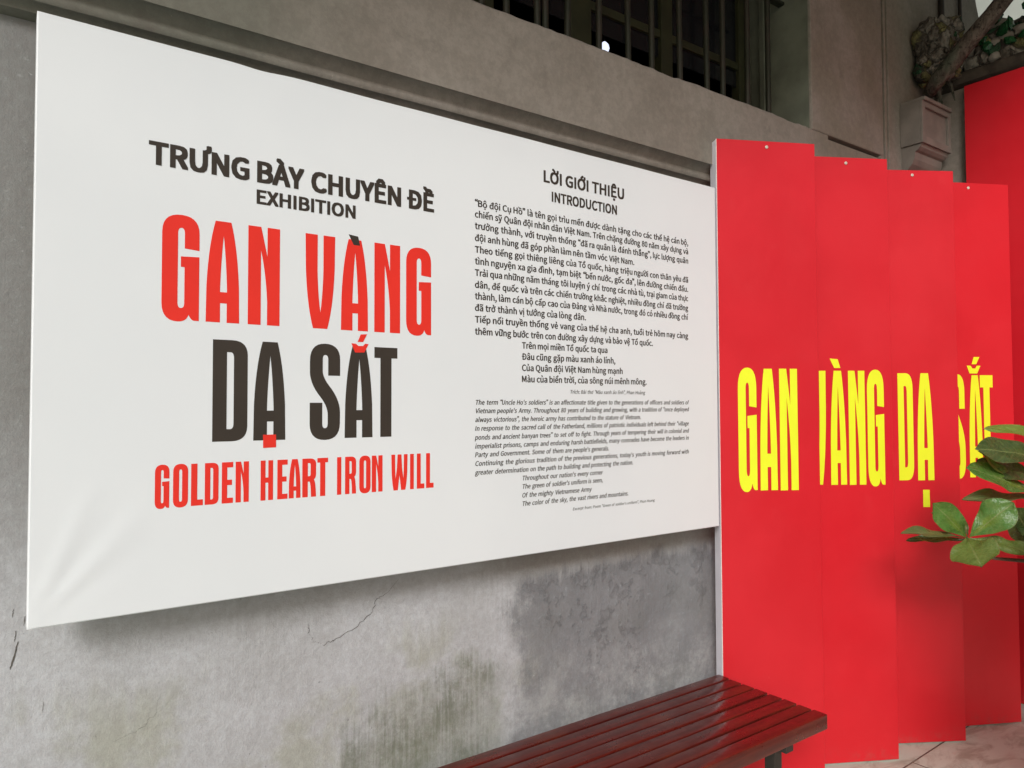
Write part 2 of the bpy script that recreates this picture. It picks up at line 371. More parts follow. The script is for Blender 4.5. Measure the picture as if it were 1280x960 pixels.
def mat_metal_bar():
    m = Mat('rusty_green_iron', 0.6, 0.4)
    n = m.noise(14, 6, 0.65)
    m.color(m.mix(m.rng(n, 0.4, 0.65), (0.020, 0.023, 0.013), (0.032, 0.025, 0.017)))
    m.bump(m.noise(60, 5), 0.3, 0.002)
    return m.m

def mat_rubble():
    m = Mat('rubble_and_mortar', 0.9, 0.2)
    def cells(sc, f='F1'):
        q = m.n.new('ShaderNodeTexVoronoi')
        q.feature = f
        q.inputs['Scale'].default_value = sc
        w = m.n.new('ShaderNodeVectorMath'); w.operation = 'MULTIPLY_ADD'
        nz = m.n.new('ShaderNodeTexNoise'); nz.inputs['Scale'].default_value = 16; nz.inputs['Detail'].default_value = 4
        m.l.new(m.pos(), nz.inputs['Vector'])
        m.l.new(nz.outputs['Color'], w.inputs[0]); w.inputs[1].default_value = (.06, .06, .06); m.l.new(m.pos(), w.inputs[2])
        m.l.new(w.outputs[0], q.inputs['Vector'])
        return q
    v = cells(15)
    e = cells(15, 'DISTANCE_TO_EDGE')
    sep = m.n.new('ShaderNodeSeparateColor')
    m.l.new(v.outputs['Color'], sep.inputs[0])
    k = sep.outputs[0]
    c = m.mix(m.rng(k, 0.0, 1.0, 0, 1, False), (0.105, 0.090, 0.072), (0.285, 0.262, 0.225))
    c = m.mix(m.rng(sep.outputs[1], 0.80, 0.84), c, (0.20, 0.185, 0.085))
    c = m.mix(m.rng(sep.outputs[2], 0.84, 0.87), c, (0.035, 0.095, 0.050))
    c = m.mix(m.rng(m.noise(30, 8, 0.75), 0.48, 0.66, 0, 0.6), c, (0.055, 0.046, 0.038))
    c = m.mix(m.rng(e.outputs['Distance'], 0.0, 0.10, 0.85, 0), c, (0.050, 0.042, 0.033))
    m.color(c)
    h = m.math('ADD', m.rng(e.outputs['Distance'], 0.0, 0.25), m.math('MULTIPLY', m.noise(46, 9, 0.75), 0.7))
    m.bump(h, 1.0, 0.02)
    return m.m

def mat_stone():
    m = Mat('field_stone', 0.85, 0.25)
    v = m.vor(7)
    c = m.mix(m.rng(m.noise(6, 6, 0.6), 0.35, 0.65), (0.19, 0.168, 0.142), (0.34, 0.31, 0.275))
    m.color(c)
    m.bump(m.noise(40, 8, 0.7), 0.7, 0.01)
    return m.m

def mat_bark():
    m = Mat('grey_brown_bark', 0.9, 0.2)
    n = m.noise(1.0, 7, 0.65, m.pos((26, 26, 9)), 1.0)
    c = m.mix(m.rng(n, 0.35, 0.65), (0.066, 0.053, 0.043), (0.150, 0.124, 0.102))
    c = m.mix(m.rng(m.noise(5, 5), 0.52, 0.66, 0, 0.6), c, (0.060, 0.085, 0.060))
    c = m.mix(m.rng(m.noise(44, 8, 0.75), 0.52, 0.64, 0, 0.85), c, (0.022, 0.017, 0.014))
    c = m.mix(m.rng(m.noise(31, 8, 0.75), 0.58, 0.70, 0, 0.7), c, (0.26, 0.23, 0.20))
    m.color(c)
    m.bump(n, 1.0, 0.02)
    return m.m

def mat_leaf(name, a, b, rough, vein=(0.30, 0.36, 0.14)):
    m = Mat(name, rough, 0.55)
    uv = m.n.new('ShaderNodeUVMap').outputs[0]
    q = m.n.new('ShaderNodeSeparateXYZ')
    m.l.new(uv, q.inputs[0])
    u, v = q.outputs[0], q.outputs[1]
    au = m.math('ABSOLUTE', m.math('SUBTRACT', u, 0.5))
    ph = m.math('SUBTRACT', m.math('MULTIPLY', v, 62.0), m.math('MULTIPLY', au, 26.0))
    side = m.math('POWER', m.math('ABSOLUTE', m.math('COSINE', m.math('MULTIPLY', ph, 0.5))), 14.0)
    mid = m.rng(au, 0.012, 0.032, 1, 0)
    veins = m.math('MAXIMUM', mid, m.math('MULTIPLY', side, 0.22))
    c = m.mix(m.rng(m.noise(26, 6, 0.6), 0.35, 0.66), a, b)
    c = m.mix(m.rng(m.noise(90, 4, 0.7), 0.66, 0.76, 0, 0.5), c, (0.16, 0.12, 0.05))
    lit_patch = m.math('MULTIPLY', m.rng(v, 0.35, 0.75, 1, 0), m.rng(m.math('ADD', au, m.math('MULTIPLY', m.noise(30, 5), 0.25)), 0.20, 0.36, 1, 0))  # lit yellow-green patch beside the midrib, painted into the colour
    c = m.mix(m.math('MULTIPLY', lit_patch, 0.55 if rough < 0.25 else 0.15), c, (0.22, 0.30, 0.03))
    c = m.mix(m.math('MULTIPLY', veins, 0.5), c, vein)
    edge = m.rng(au, 0.462, 0.5, 0, 0.45)
    c = m.mix(edge, c, (0.20, 0.15, 0.06))
    m.color(c)
    m.rough(m.rng(m.noise(45, 5, 0.7), 0.35, 0.7, rough * 0.75, rough * 1.7))
    m.b.inputs['Subsurface Weight'].default_value = 0.0
    ch = m.bump(m.math('SUBTRACT', 1.0, veins), 0.35, 0.004)
    m.bump(m.noise(34, 5, 0.65), 0.6, 0.010, ch)
    tr = m.n.new('ShaderNodeBsdfTranslucent')
    m.set(tr.inputs[0], m.mix(0.5, c, (0.16, 0.30, 0.02)))
    mx = m.n.new('ShaderNodeMixShader')
    mx.inputs[0].default_value = 0.22
    out = m.n['Material Output']
    m.l.new(m.b.outputs[0], mx.inputs[1])
    m.l.new(tr.outputs[0], mx.inputs[2])
    m.l.new(mx.outputs[0], out.inputs[0])
    return m.m

M_LOW = mat_lower_wall()
M_UP = mat_upper_wall()
M_FLOOR = mat_floor()
M_RED = mat_red()
M_BOARD = mat_board()
M_VARN = mat_varnish()
M_BAR = mat_metal_bar()
M_RUB = mat_rubble()
M_STONE = mat_stone()
M_BARK = mat_bark()
M_INK = flat('dark_brown_ink', (0.046, 0.036, 0.028), 0.5, 0.4, 0.05).m
M_REDINK = flat('bright_red_ink', (0.86, 0.036, 0.022), 0.45, 0.4, 0.03).m
M_YEL = flat('yellow_vinyl', (0.82, 0.88, 0.028), 0.42, 0.4, 0.02).m
M_FRAME = flat('pale_lilac_paint', (0.80, 0.79, 0.87), 0.5, 0.4, 0.05).m
M_CORE = flat('white_foam_edge', (0.86, 0.85, 0.84), 0.6, 0.3, 0.03).m
M_STEEL = flat('dark_brown_steel', (0.035, 0.028, 0.024), 0.45, 0.5, 0.15, 20).m
M_WASH = flat('dull_washer', (0.62, 0.55, 0.47), 0.4, 0.5, 0.1, 60).m
M_DARK = flat('near_black_interior', (0.030, 0.028, 0.026), 0.9, 0.2, 0.2).m  # near-black walls of the room behind the window
M_OLIVE = flat('olive_window_paint', (0.036, 0.038, 0.016), 0.5, 0.4, 0.2, 12).m
M_REVEAL = flat('green_grey_reveal_paint', (0.150, 0.162, 0.125), 0.8, 0.3, 0.18, 7).m
M_TILE = flat('old_roof_board', (0.16, 0.13, 0.105), 0.8, 0.3, 0.2, 6).m
M_FAR = flat('pale_grey_green_render', (0.40, 0.43, 0.39), 0.85, 0.3, 0.08, 1.5).m
M_POT = flat('glazed_brown_pot', (0.085, 0.050, 0.035), 0.3, 0.5, 0.2, 10).m
M_SOIL = flat('potting_soil', (0.045, 0.034, 0.025), 0.95, 0.1, 0.3, 40).m
M_TWIG = flat('brown_twig', (0.16, 0.095, 0.065), 0.6, 0.3, 0.2, 30).m
M_CRACK = flat('crack_shadow_dirt', (0.115, 0.105, 0.092), 0.9, 0.2, 0.2, 60).m
M_LEDGE = flat('dark_mossy_ledge', (0.062, 0.050, 0.040), 0.9, 0.2, 0.35, 14).m
M_CORB = flat('pale_corbel_limewash', (0.200, 0.178, 0.158), 0.8, 0.3, 0.14, 9).m
gl = Mat('green_bottle_glass', 0.12, 0.5)
gl.color((0.022, 0.115, 0.040)); gl.b.inputs['Transmission Weight'].default_value = 0.45
M_GLASS = gl.m
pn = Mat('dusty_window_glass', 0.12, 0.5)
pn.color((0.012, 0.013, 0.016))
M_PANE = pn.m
lp = Mat('cold_white_lamp', 0.4, 0.4)
lp.color((0.8, 0.82, 0.9)); lp.b.inputs['Emission Color'].default_value = (0.75, 0.80, 1.0, 1); lp.b.inputs['Emission Strength'].default_value = 0.9
M_LAMP = lp.m

# ------------------------------------------------------------------ ground
WY = 2.0            # lower wall plane
bm = bmesh.new()
g = [bm.verts.new(p) for p in ((-60, -60, 0), (60, -60, 0), (60, 60, 0), (-60, 60, 0))]
bm.faces.new(g)
tag(obj('ground', bm, M_FLOOR), kind='structure')

# ------------------------------------------------------------------ main building
XA, XB = -4.0, 4.80
UY = 1.90           # upper wall plane
ZS = 2.783          # window sill
WX0, WX1, WZ1 = 0.55, 3.05, 3.80
house = thing('prison_building', 'old brown-grey plastered building with barred window and stained wall behind the white board', 'building', (0, WY, 0))
def H(y): return y - WY
bm = bmesh.new()
box(bm, XA, XB, 0, 0.42, 0, 2.399)
obj('lower_wall', bm, M_LOW, house)

# moulded string course: cove, roll, fillet
bm = bmesh.new()
prof = [(UY, 2.474), (UY + 0.004, 2.480), (UY + 0.012, 2.482), (UY + 0.020, 2.478), (UY + 0.030, 2.468), (UY + 0.037, 2.456)]
prof += [(UY + 0.040, 2.450), (UY + 0.038, 2.440), (UY + 0.039, 2.430), (UY + 0.043, 2.4235), (UY + 0.050, 2.4225)]
prof += [(UY + 0.060, 2.420), (UY + 0.066, 2.414), (UY + 0.067, 2.406), (UY + 0.085, 2.402), (WY, 2.3995), (WY + 0.40, 2.3995), (WY + 0.40, 2.474)]
nseg = 60
rows = []
for k in range(nseg + 1):
    x = XA + (3.76 - XA) * k / nseg
    rows.append([bm.verts.new((x, H(y) + 0.0016 * mnoise.noise(Vector((x * 3, i * 0.4, 0))), z + 0.0022 * mnoise.noise(Vector((x * 2.2, 7.0, i * 0.2))))) for i, (y, z) in enumerate(prof)])
for a, b in zip(rows, rows[1:]):
    for i in range(len(prof) - 1):
        bm.faces.new((a[i], a[i + 1], b[i + 1], b[i]))
bm.faces.new(rows[0]); bm.faces.new(rows[-1][::-1])
obj('moulding', bm, M_UP, house, smooth=40)

# upper wall: bands around the window, roughly broken sill edge, recessed slot on the right
bm = bmesh.new()
n = 260
front, back = [], []
for k in range(n + 1):
    x = XA + (3.18 - XA) * k / n
    dz = 0.004 * mnoise.noise(Vector((x * 9, 3, 1))) + 0.0035 * mnoise.noise(Vector((x * 37, 1, 4)))
    if mnoise.noise(Vector((x * 5.0, 9.0, 0))) > 0.40: dz -= 0.006
    inside = WX0 < x < WX1
    row = [(UY, 2.4738), (UY, ZS - 0.012 + dz * 0.6), (UY + 0.010, ZS + dz), (UY + 0.4, ZS + dz * 0.3), (UY + 0.4, 2.4738)]
    front.append([bm.verts.new((x, H(y), z)) for y, z in row])
for a, b in zip(front, front[1:]):
    for i in range(4):
        bm.faces.new((a[i], a[i + 1], b[i + 1], b[i]))
bm.faces.new(front[0]); bm.faces.new(front[-1][::-1])
box(bm, XA, WX0, H(UY), H(UY) + 0.45, ZS - 0.008, 4.6)          # left of window
box(bm, WX0, WX1, H(UY), H(UY) + 0.45, WZ1, 4.6)                # over window
box(bm, WX1, 3.69, H(UY), H(UY) + 0.45, ZS - 0.008, 4.6, 0.008)  # pier right of window
box(bm, 3.18, 3.69, H(UY) + 0.035, H(UY) + 0.45, 2.40, ZS - 0.0085)  # recessed panel under the pier
box(bm, 3.18, 3.66, H(UY) + 0.004, H(UY) + 0.034, 2.40, 2.757, 0.004)
box(bm, 3.66, 3.69, H(UY), H(UY) + 0.034, 2.40, ZS - 0.0085)
box(bm, 3.69, 3.715, H(UY) + 0.050, H(UY) + 0.45, 2.40, 4.6)     # vertical groove
box(bm, 3.715, 3.735, H(UY) + 0.004, H(UY) + 0.45, 2.40, 4.6, 0.004)  # bead
box(bm, 3.735, 3.775, H(UY) + 0.030, H(UY) + 0.45, 2.40, 4.6)
box(bm, 3.775, XB, H(UY) + 0.016, H(UY) + 0.45, 2.40, 4.6, 0.006)
obj('upper_wall', bm, M_UP, house)
bm = bmesh.new()   # right end of the upper wall bulges out into a rounded buttress
prof = [(XB, 2.4), (XB + 0.17, 2.4), (XB + 0.165, 3.6), (XB + 0.13, 3.8), (XB + 0.06, 3.95), (XB + 0.01, 4.1), (XB, 4.3)]
a = [bm.verts.new((x, H(UY) + 0.022, z)) for x, z in prof]
b = [bm.verts.new((x, H(UY) + 0.44, z)) for x, z in prof]
bm.faces.new(a); bm.faces.new(b[::-1])
for i in range(len(prof)):
    j = (i + 1) % len(prof)
    bm.faces.new((a[i], b[i], b[j], a[j]))
obj('buttress', bm, M_UP, house)

# window reveal, casement, grille, dark room
win = obj('window', (lambda t: (box(t, WX1 - 0.004, WX1 - 0.001, H(UY) + 0.012, H(UY) + 0.40, ZS + 0.002, WZ1 - 0.002), box(t, WX1 - 0.022, WX1 - 0.0045, H(UY) + 0.235, H(UY) + 0.262, ZS + 0.002, WZ1 - 0.002, 0.003), t)[-1])(bmesh.new()), M_REVEAL, house)
FY = H(UY) + 0.285
bm = bmesh.new()
xs = [WX0 + 0.03, 1.02, 1.44, 1.90, 2.40, 2.94]
for i, x in enumerate(xs):
    w = 0.055 if i in (1, 3) else 0.036
    box(bm, x - w, x + w, FY, FY + 0.045, ZS - 0.006, WZ1 - 0.003, 0.004)
for z in (3.14, 3.50):
    for a, b, wa, wb in ((xs[0], xs[1], .036, .055), (xs[1], xs[2], .055, .036), (xs[2], xs[3], .036, .055), (xs[3], xs[4], .055, .036), (xs[4], xs[5], .036, .036)):
        box(bm, a + wa, b - wb, FY + 0.006, FY + 0.04, z - 0.018, z + 0.018, 0.003)
obj('frame', bm, M_OLIVE, win)
bm = bmesh.new()
box(bm, WX0 + 0.04, WX1 - 0.06, FY + 0.020, FY + 0.024, ZS + 0.26, WZ1 - 0.02)
obj('glass', bm, M_PANE, win)
bm = bmesh.new()
x = 0.66
k = 0
BARX = [0.72, 0.88, 1.04, 1.20, 1.33, 1.43, 1.565, 1.608, 1.714, 1.868, 2.02, 2.155, 2.32, 2.49, 2.60, 2.775, 2.93]
for x in BARX:
    lean = rnd.uniform(-0.006, 0.006)
    tube(bm, [(x - lean, H(2.045), ZS - 0.01), (x + rnd.uniform(-.002, .002), H(2.045), 3.2), (x + lean, H(2.045), WZ1 + 0.02)], 0.0125, 10)
for z in (3.42,):
    box(bm, WX0 - 0.02, WX1 - 0.006, H(2.045) - 0.016, H(2.045) + 0.016, z - 0.006, z + 0.006)
obj('security_bars', bm, M_BAR, win, smooth=50)
bm = bmesh.new()
for q in ((XA + .2, XB - .4, H(4.6), H(4.7), 0, 4.5), (XA + .2, XA + .3, H(2.36), H(4.6), 0, 4.5), (XB - .5, XB - .4, H(2.36), H(4.6), 0, 4.5), (XA + .2, XB - .4, H(2.36), H(4.7), 4.5, 4.6)):
    box(bm, *q)
obj('interior', bm, M_DARK, house)
bm = bmesh.new()   # little cold lamp inside, seen just above the sill
tube(bm, [(2.30, 2.52, 3.165), (2.30, 2.52, 3.172), (2.30, 2.52, 3.19), (2.30, 2.52, 3.208), (2.30, 2.52, 3.222)], [0.006, 0.018, 0.024, 0.020, 0.007], 12)
lampb = obj('bulb', bm, M_LAMP, None, smooth=True)
lamp = thing('hanging_lamp', 'small cold white lamp glowing behind the bars of the dark window', 'lamp', (2.335, 2.52, 3.23))
lampb.parent = lamp
for v in lampb.data.vertices: v.co -= Vector((2.30, 2.52, 3.22))
bm = bmesh.new()
tube(bm, [(0, 0, 0.0), (0, 0, 1.27)], 0.003, 6)
obj('cord', bm, M_STEEL, lamp)

# eave over the wall
bm = bmesh.new()
prism_yz(bm, [(H(0.3), 4.0), (H(0.3), 4.08), (H(2.36), 4.86), (H(2.36), 4.61)], XA, XB + 0.1)
obj('eave', bm, M_TILE, house)

# corbel with a recessed panel and a curved underside
bm = bmesh.new()
cx0, cx1, cy0 = 3.888, 4.205, H(1.80)
cyb = H(UY) + 0.0155
box(bm, cx0, cx1, cy0 + 0.014, cyb, 2.862, 3.082, 0.003)
for q in ((cx0, cx0 + 0.034, 2.862, 3.082), (cx1 - 0.028, cx1, 2.862, 3.082), (cx0 + 0.034, cx1 - 0.028, 2.862, 2.898), (cx0 + 0.034, cx1 - 0.028, 3.054, 3.082)):
    box(bm, q[0], q[1], cy0, cy0 + 0.0138, q[2], q[3], 0.002)
box(bm, cx0 + 0.004, cx1 - 0.004, cy0 - 0.012, cyb, 3.0825, 3.102, 0.004)
pr = [(cy0 + 0.012, 2.8615), (cy0 + 0.018, 2.845), (cy0 + 0.032, 2.832), (cy0 + 0.045, 2.826), (cy0 + 0.046, 2.812), (cy0 + 0.050, 2.790), (cy0 + 0.062, 2.765), (cy0 + 0.082, 2.742), (cy0 + 0.100, 2.722), (cy0 + 0.104, 2.700), (cyb, 2.690), (cyb, 2.8615)]
prism_yz(bm, pr, cx0 + 0.01, cx1 - 0.01)
obj('corbel', bm, M_CORB, house)
# two old cables / pipes up the wall right of the corbel
for i, (x, r, z0) in enumerate(((4.352, 0.016, 3.30), (4.585, 0.011, 3.30))):
    bm = bmesh.new()
    tube(bm, [(x, H(UY) + 0.002, z0), (x + .004, H(UY) + 0.0, 3.6), (x, H(UY) + 0.002, 4.2), (x, H(UY) + .002, 4.56)], r, 8)
    obj('pipe', bm, M_STEEL, house, smooth=True)
# hairline cracks in the lower plaster
def crack(pts, w, jit=.0035):
    bm = bmesh.new()
    P = []
    for a, b in zip(pts, pts[1:]):
        for k in range(7):
            t = k / 7
            P.append((a[0] + (b[0] - a[0]) * t + rnd.uniform(-jit, jit), a[1] + (b[1] - a[1]) * t + rnd.uniform(-jit, jit)))
    P.append(pts[-1])
    L_, R_ = [], []
    for i, (x, z) in enumerate(P):
        ww = 0.62 * w * (0.35 + 0.65 * math.sin(math.pi * min(1, (i + .5) / len(P)))) * rnd.uniform(.6, 1.2)
        L_.append(bm.verts.new((x - ww, -0.0012, z + ww))); R_.append(bm.verts.new((x + ww, -0.0012, z - ww)))
    for i in range(len(P) - 1):
        bm.faces.new((L_[i], R_[i], R_[i + 1], L_[i + 1]))
    obj('crack', bm, M_CRACK, house)
crack([(1.00, 0.985), (0.955, 0.945), (0.925, 0.935), (0.915, 0.900), (0.87, 0.868), (0.80, 0.840), (0.765, 0.832), (0.735, 0.848)], 0.0009)
crack([(0.735, 0.848), (0.722, 0.872), (0.722, 0.90)], 0.0007)
crack([(0.345, 0.80), (0.335, 0.745), (0.30, 0.715), (0.24, 0.700)], 0.0003)
crack([(0.050, 0.975), (0.043, 0.945), (0.036, 0.915)], 0.0022, .0009)
crack([(0.046, 1.000), (0.043, 0.975)], 0.0012, .0009)
crack([(0.062, 1.030), (0.060, 1.008)], 0.0010, .0009)
crack([(0.040, 1.050), (0.039, 1.030)], 0.0011, .0009)
crack([(0.10, 0.83), (0.098, 0.805)], 0.0007, .0009)

# ------------------------------------------------------------------ side wall
SX = 4.27
side = thing('boundary_wall', 'grey boundary wall topped with rubble and broken green bottle glass, behind the red boards', 'wall', (SX, 0, 0))
bm = bmesh.new()
box(bm, 0, 0.40, -6.0, 1.915, 0, 3.225)
obj('plaster_face', bm, M_UP, side)
bm = bmesh.new()
n = 90
pr = [(-0.002, 3.2255), (-0.040, 3.238), (-0.052, 3.262), (-0.050, 3.288), (-0.030, 3.300), (0.43, 3.300), (0.43, 3.2255)]
rows = []
for k in range(n + 1):
    y = -6.0 + (1.905 + 6.0) * k / n
    rows.append([bm.verts.new((x + (0.006 * mnoise.noise(Vector((y * 6, i * 1.3, 0))) if i < 5 else 0), y, z + 0.007 * mnoise.noise(Vector((y * 5, 4, i * .7))) * (1 if 0 < i < 5 else 0))) for i, (x, z) in enumerate(pr)])
for a, b in zip(rows, rows[1:]):
    for i in range(len(pr)):
        j = (i + 1) % len(pr)
        bm.faces.new((a[i], a[j], b[j], b[i]))
bm.faces.new(rows[0]); bm.faces.new(rows[-1][::-1])
obj('ledge', bm, M_LEDGE, side, smooth=50)
# rubble coping: lumpy mortar bed
bm = bmesh.new()
n, pr = 620, [(-0.02, 3.299), (-0.035, 3.34), (-0.030, 3.40), (-0.012, 3.46), (0.03, 3.505), (0.12, 3.53), (0.24, 3.53), (0.34, 3.48), (0.40, 3.40), (0.41, 3.299)]
rows = []
for k in range(n + 1):
    y = 1.89 - 7.89 * (k / n) ** 1.9
    row = []
    for i, (x, z) in enumerate(pr):
        v = Vector((y * 7, x * 9, z * 9))
        d = 0.028 * mnoise.noise(v) + 0.018 * mnoise.noise(v * 3.1) + 0.009 * mnoise.noise(v * 8)
        e = 0.0 if i in (0, 9) else 1.0
        row.append(bm.verts.new((x - d * e, y, z + d * e * 1.1)))
    rows.append(row)
for a, b in zip(rows, rows[1:]):
    for i in range(len(pr) - 1):
        bm.faces.new((a[i], a[i + 1], b[i + 1], b[i]))
obj('rubble_coping', bm, M_RUB, side, smooth=35)
def stone(bm, c, r, sq=(1, 1, 1)):
    t = bmesh.new()
    bmesh.ops.create_icosphere(t, subdivisions=2, radius=1)
    s = rnd.uniform(0, 100)
    rot = Matrix.Rotation(rnd.uniform(0, 6), 3, 'X') @ Matrix.Rotation(rnd.uniform(0, 6), 3, 'Z')
    for v in t.verts:
        d = 1 + 0.28 * mnoise.noise(v.co * 1.3 + Vector((s, 0, 0))) + 0.12 * mnoise.noise(v.co * 3.4 + Vector((0, s, 0)))
        p = rot @ (v.co * d)
        v.co = Vector((p.x * r * sq[0], p.y * r * sq[1], p.z * r * sq[2])) + Vector(c)
    merge(bm, t)
bm = bmesh.new()
y = 1.70
while y > -3.0:
    for z in (3.345, 3.415, 3.485):
        if rnd.random() < 0.8:
            stone(bm, (-0.018 + (0.035 if z > 3.45 else 0), y + rnd.uniform(-.03, .03), z + rnd.uniform(-.02, .02)), rnd.uniform(0.028, 0.056), (0.8, 1.2, 0.8))
    y -= 0.085
obj('stones', bm, M_STONE, side, smooth=40)
def shard(c, sx, sz, tilt, lean):
    bm = bmesh.new()
    t = bmesh.new()
    bmesh.ops.create_icosphere(t, subdivisions=1, radius=1)
    q = rnd.uniform(0, 90)
    for v in t.verts:
        d = 1 + 0.55 * mnoise.noise(v.co * 1.9 + Vector((q, 0, 0)))
        v.co = Vector((v.co.x * 0.018 * d, v.co.y * sx * 0.55 * d, v.co.z * sz * 0.55 * d))
    merge(bm, t)
    bmesh.ops.bevel(bm, geom=bm.edges[:], offset=0.0012, segments=1, affect='EDGES')
    o = obj('glass_shard', bm, M_GLASS, side)
    o.location = (c[0] + 0.012, c[1], c[2])
    o.rotation_euler = (tilt, lean, rnd.uniform(-.5, .5))
for c, sx, sz, t in (((-0.055, 1.545, 3.445), .060, .085, 0.2), ((-0.045, 1.520, 3.470), .035, .075, -0.1), ((-0.060, 1.625, 3.385), .055, .060, 0.5), ((-0.055, 1.640, 3.420), .045, .05, -0.3),
                     ((-0.062, 1.520, 3.375), .065, .045, 0.2), ((-0.060, 1.455, 3.380), .050, .050, -0.6), ((-0.03, 1.585, 3.525), .05, .06, 0.3), ((-0.03, 1.44, 3.54), .06, .07, -.2)):
    shard(c, sx, sz, t, rnd.uniform(-.2, .2))
y = 1.36
while y > -1.2:
    shard((-0.05 + rnd.uniform(-.01, .02), y, rnd.choice((3.38, 3.44, 3.53))), rnd.uniform(.04, .07), rnd.uniform(.05, .09), rnd.uniform(-.6, .6), rnd.uniform(-.3, .3))
    y -= rnd.uniform(.09, .2)

# ------------------------------------------------------------------ gnarled tree root growing in the corner on the wall top
root = thing('gnarled_tree', 'gnarled bare tree limb slanting up to the right over the rubble in the wall corner', 'tree', (4.20, 1.86, 3.24))
def RL(p): return Vector(p) - Vector((4.20, 1.86, 3.24))
bm = bmesh.new()
tr = [(4.035, 1.837, 3.159), (4.0, 1.772, 3.204), (4.02, 1.701, 3.283), (4.06, 1.624, 3.389), (4.10, 1.549, 3.484), (4.12, 1.498, 3.550), (4.14, 1.419, 3.633), (4.13, 1.15, 4.1), (4.1, 1.02, 4.4)]
tube(bm, [RL(p) for p in tr], [0.030, 0.040, 0.042, 0.041, 0.040, 0.039, 0.038, 0.035, 0.03], 14, 0.07)
obj('trunk', bm, M_BARK, root, smooth=True)
bm = bmesh.new()
# a few roots gripping the masonry
for k in range(13):
    t0 = Vector((4.185 + rnd.uniform(-.06, .02), 1.80 + rnd.uniform(-.06, .05), 3.40 + rnd.uniform(-.05, .10)))
    t1 = Vector((4.12 + rnd.uniform(-.09, .10), 1.80 + rnd.uniform(-.04, .05), 3.245 + rnd.uniform(-.02, .06)))
    pts = [RL(t0.lerp(t1, q / 6) + Vector((-0.035 * math.sin(q / 6 * 3.1) - .02 + rnd.uniform(-.008, .008), -0.045 * math.sin(q / 6 * 3.1) + rnd.uniform(-.01, .01), 0))) for q in range(7)]
    tube(bm, pts, [rnd.uniform(.007, .015) * (1 - q * .08) for q in range(7)], 7, 0.25)
for k in range(6):
    a = (4.16 + rnd.uniform(-.06, .03), rnd.uniform(1.80, 1.87), 3.27)
    tube(bm, [RL(a), RL((a[0] - .01, a[1] + rnd.uniform(-.03, .01), 3.22)), RL((a[0] + rnd.uniform(-.03, .03), min(1.893, a[1] + rnd.uniform(-.05, .05)), 3.15 - rnd.uniform(0, .06)))], [0.016, 0.010, 0.003], 6, 0.25)
obj('roots', bm, M_BARK, root, smooth=30)
bm = bmesh.new()
bmesh.ops.create_icosphere(bm, subdivisions=6, radius=1)
for v in bm.verts:
    p = v.co.copy()
    q = Vector((max(-1, min(1, p.x * 1.35)), max(-1, min(1, p.y * 1.35)), max(-1, min(1, p.z * 1.3))))
    w = Vector((4.135 + 0.125 * q.x, 1.815 + 0.085 * q.y, 3.405 + 0.165 * q.z + 0.03 * q.x))
    g1 = w * 11 + Vector((0, w.z * 4, 0))
    d = 0.026 * mnoise.noise(g1) + 0.020 * (abs(mnoise.noise(w * 24)) - .25) + 0.011 * (abs(mnoise.noise(w * 55)) - .2) + 0.004 * mnoise.noise(w * 130)
    v.co = w + p * d * 1.25 - Vector((SX, 0, 0))
    v.co.y = min(v.co.y, 1.905)
obj('rough_masonry', bm, M_RUB, side, smooth=40)
for c in ((-0.175, 1.735, 3.46), (-0.10, 1.715, 3.41), (-0.21, 1.76, 3.37), (-0.15, 1.72, 3.345)):
    shard((c[0], c[1], c[2]), .035, .045, rnd.uniform(-.5, .5), rnd.uniform(-.3, .3))

# ------------------------------------------------------------------ pale building far behind the side wall
far = thing('background_building', 'pale grey rendered building standing far behind the boundary wall', 'building', (10.5, 1.0, 0))
bm = bmesh.new()
box(bm, 0, 6, -9, 4.5, 0, 9.0)
obj('walls', bm, M_FAR, far)
bm = bmesh.new()
box(bm, -0.5, 6.5, -9.5, 5.0, 9.002, 9.35, 0.03)
obj('roof', bm, M_TILE, far)
for y in (-6.5, -3.5, -0.6):
    bm = bmesh.new()
    for q in ((-.6, -.52, 5.0, 6.6), (.52, .6, 5.0, 6.6), (-.52, .52, 5.0, 5.08), (-.52, .52, 6.52, 6.6), (-.03, .03, 5.08, 6.52)):
        box(bm, -0.05, -0.003, y + q[0], y + q[1], q[2], q[3])
    w = obj('window', bm, M_OLIVE, far)
    bm = bmesh.new()
    box(bm, -0.02, -0.004, y - .519, y + .519, 5.081, 6.519)
    obj('pane', bm, M_PANE, w)

# ------------------------------------------------------------------ lettering tools
FONT = None
try:
    fp = os.path.join(bpy.utils.system_resource('DATAFILES', path='fonts'), 'Noto Sans CJK Regular.woff2')
    FONT = bpy.data.fonts.load(fp)
except Exception:
    pass
_cache = {}
def raw(txt):
    """verts / faces of a word typed at size 1"""
    if txt not in _cache:
        c = bpy.data.curves.new('type', 'FONT')
        if FONT: c.font = FONT
        c.body = txt
        c.resolution_u = 3
        o = bpy.data.objects.new('type', c)
        me = bpy.data.meshes.new_from_object(o)
        vs = [(v.co.x, v.co.y) for v in me.vertices]
        fs = [tuple(p.vertices) for p in me.polygons]
        bpy.data.objects.remove(o); bpy.data.curves.remove(c); bpy.data.meshes.remove(me)
        _cache[txt] = (vs, fs)
    return _cache[txt]
CAPH = max(v[1] for v in raw('H')[0])

